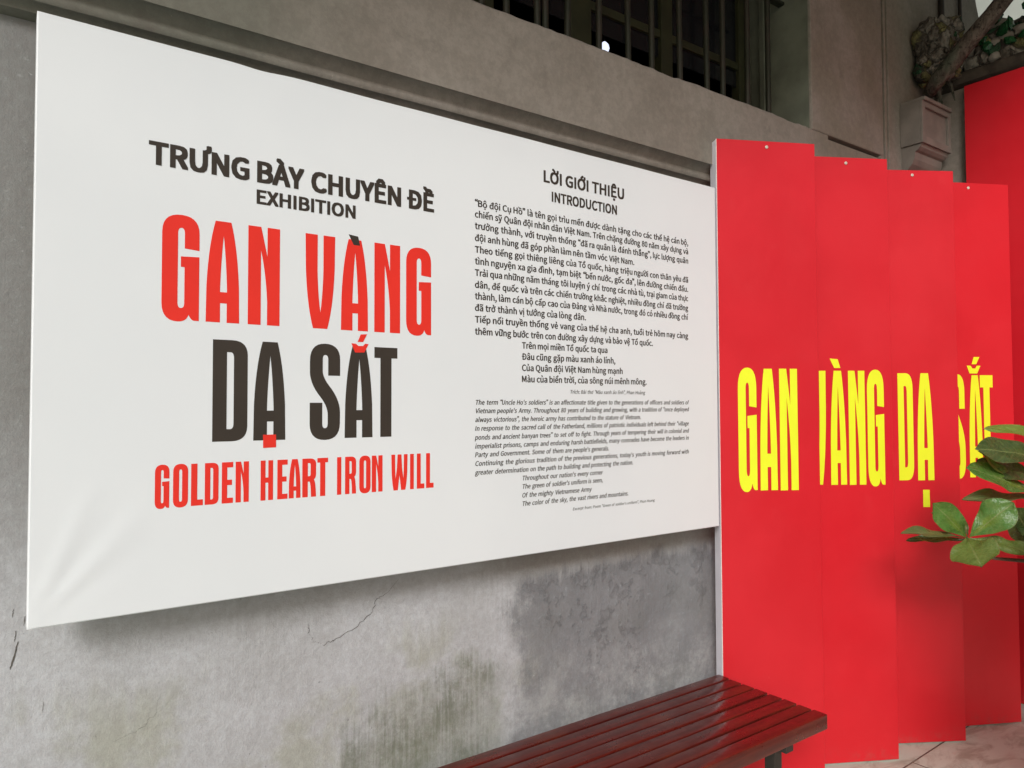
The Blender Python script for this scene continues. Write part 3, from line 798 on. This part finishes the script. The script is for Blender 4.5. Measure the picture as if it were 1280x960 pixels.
def typeset(bm, txt, x0, z, x1, cap, bold=0.0, italic=0.0, y=0.0, hs=None, justify=True):
    """set one line between x0 and x1 on baseline z with capitals cap high (local board space, facing -y)"""
    toks = []            # (text, gap class before)
    for wi, w in enumerate(txt.split(' ')):
        cur, first = '', True
        for ch in w:
            if ch in '“”':
                if cur: toks.append((cur, 'w' if first and wi else 'n')); first = False; cur = ''
                toks.append((ch, 'w' if first and wi else 'n')); first = False
            else: cur += ch
        if cur: toks.append((cur, 'w' if first and wi else 'n'))
    s = cap / CAPH
    ext = []
    for t, _ in toks:
        vs, fs = raw(t)
        ext.append((min(v[0] for v in vs), max(v[0] for v in vs)))
    nat = sum(b - a for a, b in ext)
    nw = sum(1 for _, gk in toks if gk == 'w')
    nn = sum(1 for i, (_, gk) in enumerate(toks) if gk == 'n' and i)
    tight = 0.09 * CAPH
    L = (x1 - x0) / s
    sp = (0.60 if italic else 0.50) * CAPH
    h = (L) / (nat + nw * sp + nn * tight)
    if hs is not None:
        h = hs
        sp = (L / h - nat - nn * tight) / max(nw, 1)
    x = 0.0
    k = 0
    offs = [(0, 0)] if not bold else [(0, 0), (-bold, 0), (bold, 0), (0, -bold * .7), (0, bold * .7)]
    if bold >= 0.05:
        q = bold * 0.9
        offs = [(ax * q, az * q * .75) for ax in (0, -1, 1) for az in (0, -1, 1)]
    for (t, gk), (a, b) in zip(toks, ext):
        if x or k:
            x += sp if gk == 'w' else tight
        k += 1
        vs, fs = raw(t)
        for oi, (ox, oz) in enumerate(offs):
            nv = []
            for (vx, vy) in vs:
                zz = vy * s
                nv.append(bm.verts.new((x0 + (x + vx - a) * s * h + italic * zz + ox * cap, y - 0.00007 * oi, z + zz + oz * cap)))
            for f in fs:
                try: bm.faces.new([nv[i] for i in f])
                except ValueError: pass
        x += b - a
    return h

# condensed poster letters drawn by hand: closed outlines in a unit box; a 4-tuple is a curve (control point, end point)
GL = {
 'G': [[(1, 0), (1, .62), (.50, .61), (.50, .51), (.60, .51), (.60, .17), (.60, .115, .51, .115), (.42, .115, .42, .17), (.42, .83), (.42, .885, .51, .885), (.60, .885, .60, .83), (.60, .69), (1, .68), (1, .84), (1, 1.01, .52, 1.01), (0, 1.01, 0, .83), (0, .16), (0, -.015, .42, -.015), (.66, -.015, .72, .055), (.78, 0, .88, 0)]],
 'A': [[(0, 0), (.015, .36), (.07, .76, .27, 1), (.74, 1), (.93, .76, .985, .36), (1, 0), (.62, 0), (.62, .19), (.42, .19), (.42, 0)], [(.415, .30), (.44, .60, .515, .86), (.60, .60, .625, .30)]],
 'N': [[(0, 0), (0, 1), (.40, 1), (.50, .86, .60, .70), (.60, 1), (1, 1), (1, 0), (.60, 0), (.60, .24), (.56, .52, .40, .76), (.40, 0)]],
 'V': [[(0, 1), (.015, .64), (.06, .24, .26, 0), (.74, 0), (.94, .24, .985, .64), (1, 1), (.60, 1), (.60, .62), (.585, .38, .505, .17), (.42, .38, .405, .62), (.405, 1)]],
 'D': [[(0, 0), (0, 1), (.55, 1), (1, 1, 1, .85), (1, .15), (1, 0, .55, 0)], [(.40, .12), (.40, .88), (.50, .88), (.60, .88, .60, .82), (.60, .18), (.60, .12, .50, .12)]],
 'S': [[(0, .82), (0, .70), (.02, .57, .35, .44), (.59, .34, .59, .25), (.59, .16), (.59, .11, .50, .11), (.41, .11, .41, .16), (.41, .38), (0, .38), (0, .16), (0, -.015, .5, -.015), (1, -.015, 1, .17), (1, .28), (.99, .42, .64, .56), (.42, .65, .42, .72), (.42, .84), (.42, .89, .5, .89), (.60, .89, .60, .84), (.60, .67), (1, .67), (1, .84), (1, 1.01, .5, 1.01), (0, 1.01, 0, .82)]],
 'T': [[(0, 1), (1, 1), (1, .88), (.74, .88), (.74, 0), (.26, 0), (.26, .88), (0, .88)]],
 'O': [[(0, .17), (0, .83), (0, 1.01, .5, 1.01), (1, 1.01, 1, .83), (1, .17), (1, -.015, .5, -.015), (0, -.015, 0, .17)], [(.40, .18), (.40, .82), (.40, .88, .5, .88), (.60, .88, .60, .82), (.60, .18), (.60, .12, .5, .12), (.40, .12, .40, .18)]],
 'L': [[(0, 0), (0, 1), (.52, 1), (.52, .14), (1, .14), (1, 0)]],
 'E': [[(0, 0), (0, 1), (1, 1), (1, .87), (.48, .87), (.48, .57), (.9, .57), (.9, .44), (.48, .44), (.48, .13), (1, .13), (1, 0)]],
 'H': [[(0, 0), (0, 1), (.39, 1), (.39, .57), (.61, .57), (.61, 1), (1, 1), (1, 0), (.61, 0), (.61, .44), (.39, .44), (.39, 0)]],
 'R': [[(0, 0), (0, 1), (.55, 1), (1, 1, 1, .85), (1, .60), (1, .49, .84, .45), (.97, .40, 1, 0), (.63, 0), (.61, .40, .50, .40), (.40, .40), (.40, 0)], [(.40, .54), (.40, .88), (.50, .88), (.60, .88, .60, .82), (.60, .60), (.60, .54, .50, .54)]],
 'I': [[(0, 0), (0, 1), (1, 1), (1, 0)]],
 'W': [[(0, 1), (.02, .5), (.05, .2, .14, 0), (.40, 0), (.5, .42), (.60, 0), (.86, 0), (.95, .2, .98, .5), (1, 1), (.77, 1), (.76, .55), (.74, .32), (.66, .62), (.62, 1), (.38, 1), (.34, .62), (.26, .32), (.24, .55), (.23, 1)]],
}
def flatten(path):
    out = []
    for p in path:
        if len(p) == 2: out.append(p)
        else:
            a = out[-1]
            for k in range(1, 8):
                t = k / 7
                out.append(((1 - t) ** 2 * a[0] + 2 * t * (1 - t) * p[0] + t * t * p[2], (1 - t) ** 2 * a[1] + 2 * t * (1 - t) * p[1] + t * t * p[3]))
    return out
_gc = {}
def glyph(ch):
    if ch not in _gc:
        c = bpy.data.curves.new('glyph', 'CURVE')
        c.dimensions = '2D'
        c.fill_mode = 'BOTH'
        for path in GL[ch]:
            pts = flatten(path)
            sp = c.splines.new('POLY')
            sp.points.add(len(pts) - 1)
            for q, p in zip(sp.points, pts): q.co = (p[0], p[1], 0, 1)
            sp.use_cyclic_u = True
        o = bpy.data.objects.new('glyph', c)
        me = bpy.data.meshes.new_from_object(o)
        _gc[ch] = ([(v.co.x, v.co.y) for v in me.vertices], [tuple(p.vertices) for p in me.polygons])
        bpy.data.objects.remove(o); bpy.data.curves.remove(c); bpy.data.meshes.remove(me)
    return _gc[ch]
def poster(bm, ch, x0, x1, z1, z0, y=0.0, mi=0, clip=None):
    vs, fs = glyph(ch)
    nv = [bm.verts.new((x0 + a * (x1 - x0), y, z0 + b * (z1 - z0))) for a, b in vs]
    for f in fs:
        try: bm.faces.new([nv[i] for i in f]).material_index = mi
        except ValueError: pass
def poly(bm, pts, y=0.0, mi=0):
    bm.faces.new([bm.verts.new((a, y, b)) for a, b in pts]).material_index = mi

# ------------------------------------------------------------------ white exhibition board
bx0, bx1, bz0, bz1 = C['board']
BY = 1.862
board = thing('exhibition_board', 'large white exhibition board with black and red lettering hung on the plastered wall', 'board', (0, BY, 0))
bm = bmesh.new()
nx, nz = 150, 90
TH = 0.046
def sheet_y(x, z): return 0.0008 * mnoise.noise(Vector((x * 1.6, z * 1.6, 2)))
def lay_on(bm, off):
    for v in bm.verts: v.co.y += sheet_y(v.co.x, v.co.z) - off
grid = []
for i in range(nx + 1):
    col = []
    for j in range(nz + 1):
        u, v = i / nx, j / nz
        if 0 < i < nx: u = 0.0011 + 0.9978 * (i - 1) / (nx - 2)
        if 0 < j < nz: v = 0.0018 + 0.9964 * (j - 1) / (nz - 2)
        x, z = bx0 + (bx1 - bx0) * u, bz0 + (bz1 - bz0) * v
        y = 0.0
        dx, dz = x - bx0, z - bz0
        rr = math.hypot(dx, dz)
        if 0.004 < rr < 0.34:      # stretched vinyl: creases fanning out of the lower left corner
            ang = math.degrees(math.atan2(dz, dx))
            fall = max(0.0, 1 - rr / 0.34) ** 0.8
            for a0, wd, am in ((68, 3.0, 1.0), (55, 3.4, -0.55), (46, 4.5, 0.75), (33, 5, -0.35)):
                y -= 0.0040 * am * fall * min(1, rr / 0.08) * math.exp(-((ang - a0) / wd) ** 2)
        y += sheet_y(x, z)
        zz = z
        if v > 0.97:               # slightly rippled wrapped top edge
            zz -= 0.004 * math.exp(-((x - 0.545) / 0.05) ** 2) + 0.0016 * mnoise.noise(Vector((x * 4, 1, 1)))
        e = min(i, nx - i, j, nz - j)
        y += 0.0020 if e == 0 else 0
        col.append(bm.verts.new((x, y, zz)))
    grid.append(col)
for i in range(nx):
    for j in range(nz):
        bm.faces.new((grid[i][j], grid[i + 1][j], grid[i + 1][j + 1], grid[i][j + 1]))
rim = [grid[i][0] for i in range(nx + 1)] + [grid[nx][j] for j in range(1, nz + 1)] + [grid[i][nz] for i in range(nx - 1, -1, -1)] + [grid[0][j] for j in range(nz - 1, 0, -1)]
bk = [bm.verts.new((v.co.x, TH, v.co.z)) for v in rim]
for i in range(len(rim)):
    j = (i + 1) % len(rim)
    bm.faces.new((rim[j], rim[i], bk[i], bk[j]))
bm.faces.new(bk)
obj('panel', bm, M_BOARD, board, smooth=35)
bm = bmesh.new()
for z in (1.35, 2.05):
    box(bm, bx0 + 0.15, bx1 - 0.15, TH + 0.001, 2.0 - BY - 0.001, z - 0.03, z + 0.03)
obj('mounting_batten', bm, M_TILE, board)
LY = 0.0
def text_part(name, lines, mat, y=LY):
    bm = bmesh.new()
    for a in lines: typeset(bm, y=y, **a)
    lay_on(bm, 0.0005)
    return obj(name, bm, mat, board, smooth=None)
def ln(t, q, cap, **k): return dict(txt=t, x0=q[0], z=q[1], x1=q[2], cap=cap, **k)
text_part('heading_lettering', [
    ln('TRƯNG BÀY CHUYÊN ĐỀ', C['h1'], C['h1cap'], bold=0.066),
    ln('EXHIBITION', C['h2'], C['h2cap'], bold=0.06)], M_INK)
text_part('introduction_heading', [
    ln('LỜI GIỚI THIỆU', C['h3'], C['h3cap'] * .92, bold=0.055),
    ln('INTRODUCTION', C['h4'], C['h4cap'], bold=0.05)], M_INK)
VI = ['“Bộ đội Cụ Hồ” là tên gọi trìu mến được dành tặng cho các thế hệ cán bộ,',
 'chiến sỹ Quân đội nhân dân Việt Nam. Trên chặng đường 80 năm xây dựng và',
 'trưởng thành, với truyền thống “đã ra quân là đánh thắng”, lực lượng quân',
 'đội anh hùng đã góp phần làm nên tầm vóc Việt Nam.',
 'Theo tiếng gọi thiêng liêng của Tổ quốc, hàng triệu người con thân yêu đã',
 'tình nguyện xa gia đình, tạm biệt “bến nước, gốc đa”, lên đường chiến đấu.',
 'Trải qua những năm tháng tôi luyện ý chí trong các nhà tù, trại giam của thực',
 'dân, đế quốc và trên các chiến trường khắc nghiệt, nhiều đồng chí đã trưởng',
 'thành, làm cán bộ cấp cao của Đảng và Nhà nước, trong đó có nhiều đồng chí',
 'đã trở thành vị tướng của lòng dân.',
 'Tiếp nối truyền thống vẻ vang của thế hệ cha anh, tuổi trẻ hôm nay càng',
 'thêm vững bước trên con đường xây dựng và bảo vệ Tổ quốc.']
text_part('vietnamese_text', [ln(t, q, 0.0195, bold=0.049) for t, q in zip(VI, C['vi'])], M_INK)
VP = ['Trên mọi miền Tổ quốc ta qua', 'Đâu cũng gặp màu xanh áo lính,', 'Của Quân đội Việt Nam hùng mạnh', 'Màu của biển trời, của sông núi mênh mông.']
text_part('vietnamese_verse', [ln(t, q, 0.0195, bold=0.049) for t, q in zip(VP, C['vip'])] +
          [ln('Trích: Bài thơ “Màu xanh áo lính”, Phan Hoàng', C['tr'], 0.0115, bold=0.02, italic=0.2)], M_INK)
EN = ["The term “Uncle Ho's soldiers” is an affectionate title given to the generations of officers and soldiers of",
 "Vietnam people's Army. Throughout 80 years of building and growing, with a tradition of “once deployed",
 "always victorious”, the heroic army has contributed to the stature of Vietnam.",
 "In response to the sacred call of the Fatherland, millions of patriotic individuals left behind their “village",
 "ponds and ancient banyan trees” to set off to fight. Through years of tempering their will in colonial and",
 "imperialist prisons, camps and enduring harsh battlefields, many comrades have become the leaders in",
 "Party and Government. Some of them are people's generals.",
 "Continuing the glorious tradition of the previous generations, today's youth is moving forward with",
 "greater determination on the path to building and protecting the nation."]
text_part('english_text', [ln(t, q, 0.0140, bold=0.034, italic=0.2) for t, q in zip(EN, C['en'])], M_INK)
EP = ["Throughout our nation's every corner", "The green of soldier's uniform is seen,", "Of the mighty Vietnamese Army", "The color of the sky, the vast rivers and mountains."]
text_part('english_verse', [ln(t, q, 0.0140, bold=0.034, italic=0.2) for t, q in zip(EP, C['enp'])] +
          [ln("Excerpt from: Poem “Green of soldier's uniform”, Phan Hoang", C['ex'], 0.0088, bold=0.015, italic=0.2)], M_INK)
bm = bmesh.new()
z1, z0, L = C['gan']
for ch, a, b in L: poster(bm, ch, a, b, z1, z0, LY)
poly(bm, C['grave'], LY - 0.0003, 1); lay_on(bm, 0.0005)
obj('red_title', bm, [M_REDINK, M_INK], board)
bm = bmesh.new()
z1, z0, L = C['da']
for ch, a, b in L: poster(bm, ch, a, b, z1, z0, LY)
poly(bm, C['dot'], LY - 0.0003, 1); poly(bm, C['acute'], LY - 0.0003, 1); poly(bm, C['breve'], LY - 0.0003, 1); lay_on(bm, 0.0005)
obj('black_title', bm, [M_INK, M_REDINK], board)
bm = bmesh.new()
z1, z0, L = C['gold']
for ch, a, b in L: poster(bm, ch, a, b, z1, z0, LY)
lay_on(bm, 0.0005)
obj('subtitle', bm, M_REDINK, board)

# ------------------------------------------------------------------ red panels standing in a stepped row
PL = ['tall red panel reading GAN, nearest the white board', 'tall red panel with a half hidden V before ANG in yellow',
      'tall red panel with the short yellow word DA and a dot below', 'tall red panel whose yellow word is partly covered by plant leaves']
for i, (px, py, dx, dy, w, zt) in enumerate(C['pan']):
    p = thing('red_banner', PL[i], 'panel', (px, py, 0), math.atan2(dy, dx), 'red panels standing in a stepped row')
    zb = 0.006
    bm = bmesh.new()
    box(bm, 0.0005, w - 0.0005, 0.0075, 0.060, zb, zt - 0.002, 0.002)
    obj('frame', bm, M_FRAME, p)
    bm = bmesh.new()
    box(bm, 0, w, 0.0, 0.007, zb, zt, 0.0012, 1)
    for f in bm.faces: f.material_index = 1 if (f.calc_center_median().y < 0.0004 or (f.calc_center_median().y < 0.001 and f.calc_center_median().x > 0.01)) else 0
    # gently uneven front sheet
    for f in list(bm.faces):
        if f.material_index == 1 and f.calc_center_median().y < 0.0004: bm.faces.remove(f)
    nx_, nz_ = 8, 40
    gv = [[bm.verts.new((0.0012 + (w - .0024) * a / nx_, 0.0 if a in (0, nx_) or b in (0, nz_) else 0.0004 * mnoise.noise(Vector((a * .5 + i * 9, b * .25, 0))), zb + .0012 + (zt - zb - .0024) * b / nz_)) for b in range(nz_ + 1)] for a in range(nx_ + 1)]
    for a in range(nx_):
        for b in range(nz_):
            bm.faces.new((gv[a][b], gv[a + 1][b], gv[a + 1][b + 1], gv[a][b + 1])).material_index = 1
    obj('printed_sheet', bm, [M_CORE, M_RED], p, smooth=30)
    bm = bmesh.new()
    for ch, a, b, t1, t0 in C['pl'][i]: poster(bm, ch, a, b, t1, t0, -0.0009)
    for k, pts in C['pacc']:
        if k == i: poly(bm, pts, -0.0009)
    obj('lettering', bm, M_YEL, p)
    u, z = C['scr'][i]
    bm = bmesh.new()
    ring = []
    for r_, y_ in ((0.0068, -0.0008), (0.0066, -0.0030), (0.0040, -0.0042), (0.0028, -0.0030)):
        ring.append([bm.verts.new((u + r_ * math.cos(k * math.pi / 8), y_, z + r_ * math.sin(k * math.pi / 8))) for k in range(16)])
    for a, b in zip(ring, ring[1:]):
        for k in range(16): bm.faces.new((a[k], a[(k + 1) % 16], b[(k + 1) % 16], b[k]))
    bm.faces.new(ring[-1])
    obj('screw', bm, M_WASH, p, smooth=40)

big = thing('red_board', 'tallest plain red board standing flat against the boundary wall at the right', 'board', (4.22, 1.737, 0))
bm = bmesh.new()
box(bm, 0.0, 0.007, -1.75, 0, 0.004, 3.213, 0.001, 1)
obj('printed_sheet', bm, M_RED, big)
bm = bmesh.new()
box(bm, 0.0075, 0.0485, -1.745, -0.004, 0.004, 3.21)
obj('frame', bm, M_FRAME, big)

# ------------------------------------------------------------------ slatted bench
bw0, bw1, bxr, bxl, bz = 1.428, 1.886, 2.326, 0.50, 0.45
bench = thing('slatted_bench', 'low dark red varnished wooden bench with eight long slats below the white board', 'bench', (bxl, bw0, 0))
bm = bmesh.new()
ns, gap = 8, 0.0075
sw = (bw1 - bw0 - gap * (ns - 1)) / ns
for k in range(ns):
    y0 = k * (sw + gap)
    e = rnd.uniform(-0.004, 0.003) if k not in (0, ns - 1) else 0
    th = 0.050 if k == 0 else 0.042
    dz = rnd.uniform(-0.0012, 0.0012)
    sl = bmesh.new()
    box(sl, 0, bxr - bxl + e, y0, y0 + sw, bz - th + dz, bz + dz, 0.0042, 2)
    merge(bm, sl)
obj('seat', bm, M_VARN, bench, smooth=40)
for x in (0.20, bxr - bxl - 0.20):
    bm = bmesh.new()
    box(bm, x - 0.02, x + 0.02, 0.012, bw1 - bw0 - 0.012, bz - 0.078, bz - 0.0505, 0.002)
    obj('crossbar', bm, M_STEEL, bench)
    for y in (0.075, bw1 - bw0 - 0.075):
        bm = bmesh.new()
        box(bm, x - 0.0195, x + 0.0195, y - 0.02, y + 0.02, 0, bz - 0.0785, 0.003)
        obj('leg', bm, M_STEEL, bench)
bm = bmesh.new()
box(bm, 0.22, bxr - bxl - 0.22, (bw1 - bw0) / 2 - 0.015, (bw1 - bw0) / 2 + 0.015, bz - 0.0775, bz - 0.052, 0.002)
obj('stretcher', bm, M_STEEL, bench)

# ------------------------------------------------------------------ potted plant
LM = {'light': mat_leaf('leaf_light_green', (0.165, 0.280, 0.040), (0.210, 0.320, 0.060), 0.33),
      'mid': mat_leaf('leaf_mid_green', (0.130, 0.205, 0.045), (0.175, 0.245, 0.062), 0.30),
      'olive': mat_leaf('leaf_olive', (0.120, 0.168, 0.056), (0.160, 0.185, 0.078), 0.36),
      'glossy': mat_leaf('leaf_glossy_green', (0.075, 0.210, 0.038), (0.140, 0.265, 0.064), 0.20),
      'dark': mat_leaf('leaf_dark_green', (0.052, 0.095, 0.030), (0.082, 0.125, 0.042), 0.26)}
LK = list(LM)
px, py, _ = C['pot']
PB = Vector((px, py, 0))
plant = thing('potted_plant', 'leafy potted plant with broad glossy green leaves in front of the last red panel', 'plant', PB)
fol = bmesh.new()
uvl = fol.loops.layers.uv.new('UVMap')
CAMP = Vector((0, 0, 1.5))
def leaf(base, tip, width, nrm, kind, droop=0.12, fold=0.22, seed=0):
    base, tip = Vector(base), Vector(tip)
    ax = tip - base
    L = ax.length
    ax.normalize()
    nrm = (nrm - ax * nrm.dot(ax)).normalized()
    sd = ax.cross(nrm)
    NU, NV = 8, 16
    rows = []
    for j in range(NV + 1):
        t = j / NV
        # obovate outline: narrow stalk, widest past the middle, blunt tip
        prof = (math.sin(math.pi * min(1, t ** 1.25)) ** 0.72) * (0.55 + 0.62 * t) if 0 < t < 1 else 0.0
        hw = width * 0.5 * max(prof, 0.035 if t < 0.5 else 0.004)
        hw *= 1 + 0.07 * mnoise.noise(Vector((t * 5, seed * 3.7, 1)))
        row = []
        for i in range(NU + 1):
            s = i / NU * 2 - 1
            wav = 0.09 * width * math.sin(t * 11 + seed * 2.1 + (2 if s > 0 else 0)) * abs(s) ** 2 * min(1, prof * 1.2)
            p = base + ax * (L * t) + sd * (hw * s) + nrm * (fold * hw * abs(s) ** 1.3 - droop * L * (t - 0.35) ** 2 + droop * L * .12 + wav + 0.010 * mnoise.noise(Vector((t * 4, s * 2, seed))))
            row.append(fol.verts.new(p - PB))
        rows.append(row)
    for j in range(NV):
        for i in range(NU):
            f = fol.faces.new((rows[j][i], rows[j][i + 1], rows[j + 1][i + 1], rows[j + 1][i]))
            f.smooth = True
            f.material_index = LK.index(kind)
            for lp, (ii, jj) in zip(f.loops, ((i, j), (i + 1, j), (i + 1, j + 1), (i, j + 1))):
                lp[uvl].uv = (ii / NU, jj / NV)
for k, (b, t, w, cm, kind) in enumerate(C['leaf']):
    mid = (Vector(b) + Vector(t)) / 2
    tc = (CAMP - mid).normalized()
    leaf(b, t, w * 1.12, tc * cm + Vector((0, 0, 1)) * (1.15 - cm) + Vector((-.1, 0, 0)), kind, 0.10, 0.20, k)
stems = bmesh.new()
for pts in C['br']:
    tube(stems, [Vector(p) - PB for p in pts], [0.0085 - 0.0012 * i for i in range(len(pts))], 7)
trunk_top = Vector((px + 0.02, py + 0.03, 1.75))
trunk = [PB + Vector((0, 0, 0.30)), PB + Vector((0.015, -.01, 0.6)), PB + Vector((-0.01, 0.01, 1.0)), PB + Vector((0.01, .02, 1.4)), trunk_top]
tube(stems, [p - PB for p in trunk], [0.020, 0.018, 0.016, 0.013, 0.010], 9)
for pts in C['br']:
    e = Vector(pts[0])
    s_ = PB + Vector((0, 0.005, e.z - 0.14))
    tube(stems, [s_ - PB, (s_ + e) / 2 + Vector((0, 0, -.02)) - PB, e - PB], [0.012, 0.0105, 0.0088], 7)
obj('stem', stems, M_TWIG, plant, smooth=True)
def rosette(c, n, size, out):
    c = Vector(c)
    for k in range(n):
        a = k * 2.399 + rnd.uniform(-.3, .3)
        el = rnd.uniform(-0.15, 0.75)
        d = Vector((math.cos(a) * math.cos(el), math.sin(a) * math.cos(el), math.sin(el)))
        d = (d + out * 0.35).normalized()
        s = size * rnd.uniform(0.7, 1.1)
        nz = Vector((0, 0, 1)) + Vector((rnd.uniform(-.4, .4), rnd.uniform(-.4, .4), 0))
        leaf(c + d * 0.015, c + d * s, s * rnd.uniform(0.36, 0.46), nz, rnd.choice(('dark', 'mid', 'olive', 'glossy')), 0.16, 0.2, rnd.uniform(0, 50))
tw = bmesh.new()
for (ox, oy, oz) in PLANT_R:
    c = PB + Vector((ox, oy, oz))
    rosette(c, 9, 0.20, Vector((ox, oy, 0.1)).normalized())
    s_ = PB + Vector((0, 0.0, max(0.4, oz - 0.25)))
    tube(tw, [s_ - PB, (s_ * .45 + c * .55) - PB + Vector((0, 0, -.03)), c - PB], [0.010, 0.0085, 0.006], 7)
obj('branch', tw, M_TWIG, plant, smooth=True)
obj('foliage', fol, [LM[k] for k in LK], plant, smooth='keep')
bm = bmesh.new()
prf = [(0.0, 0.0), (0.115, 0.0), (0.125, 0.01), (0.150, 0.16), (0.165, 0.28), (0.178, 0.285), (0.180, 0.315), (0.165, 0.318), (0.158, 0.285), (0.0, 0.28)]
ringz = [[bm.verts.new((r_ * math.cos(k * math.pi / 16), r_ * math.sin(k * math.pi / 16), z_)) for k in range(32)] for r_, z_ in prf[1:-1]]
for a, b in zip(ringz, ringz[1:]):
    for k in range(32): bm.faces.new((a[k], a[(k + 1) % 32], b[(k + 1) % 32], b[k]))
bm.faces.new(ringz[0][::-1])
pot = obj('pot', bm, M_POT, plant, smooth=40)
bm = bmesh.new()
ring = [bm.verts.new((0.159 * math.cos(k * math.pi / 16), 0.159 * math.sin(k * math.pi / 16), 0.288)) for k in range(32)]
bm.faces.new(ring)
obj('soil', bm, M_SOIL, pot)
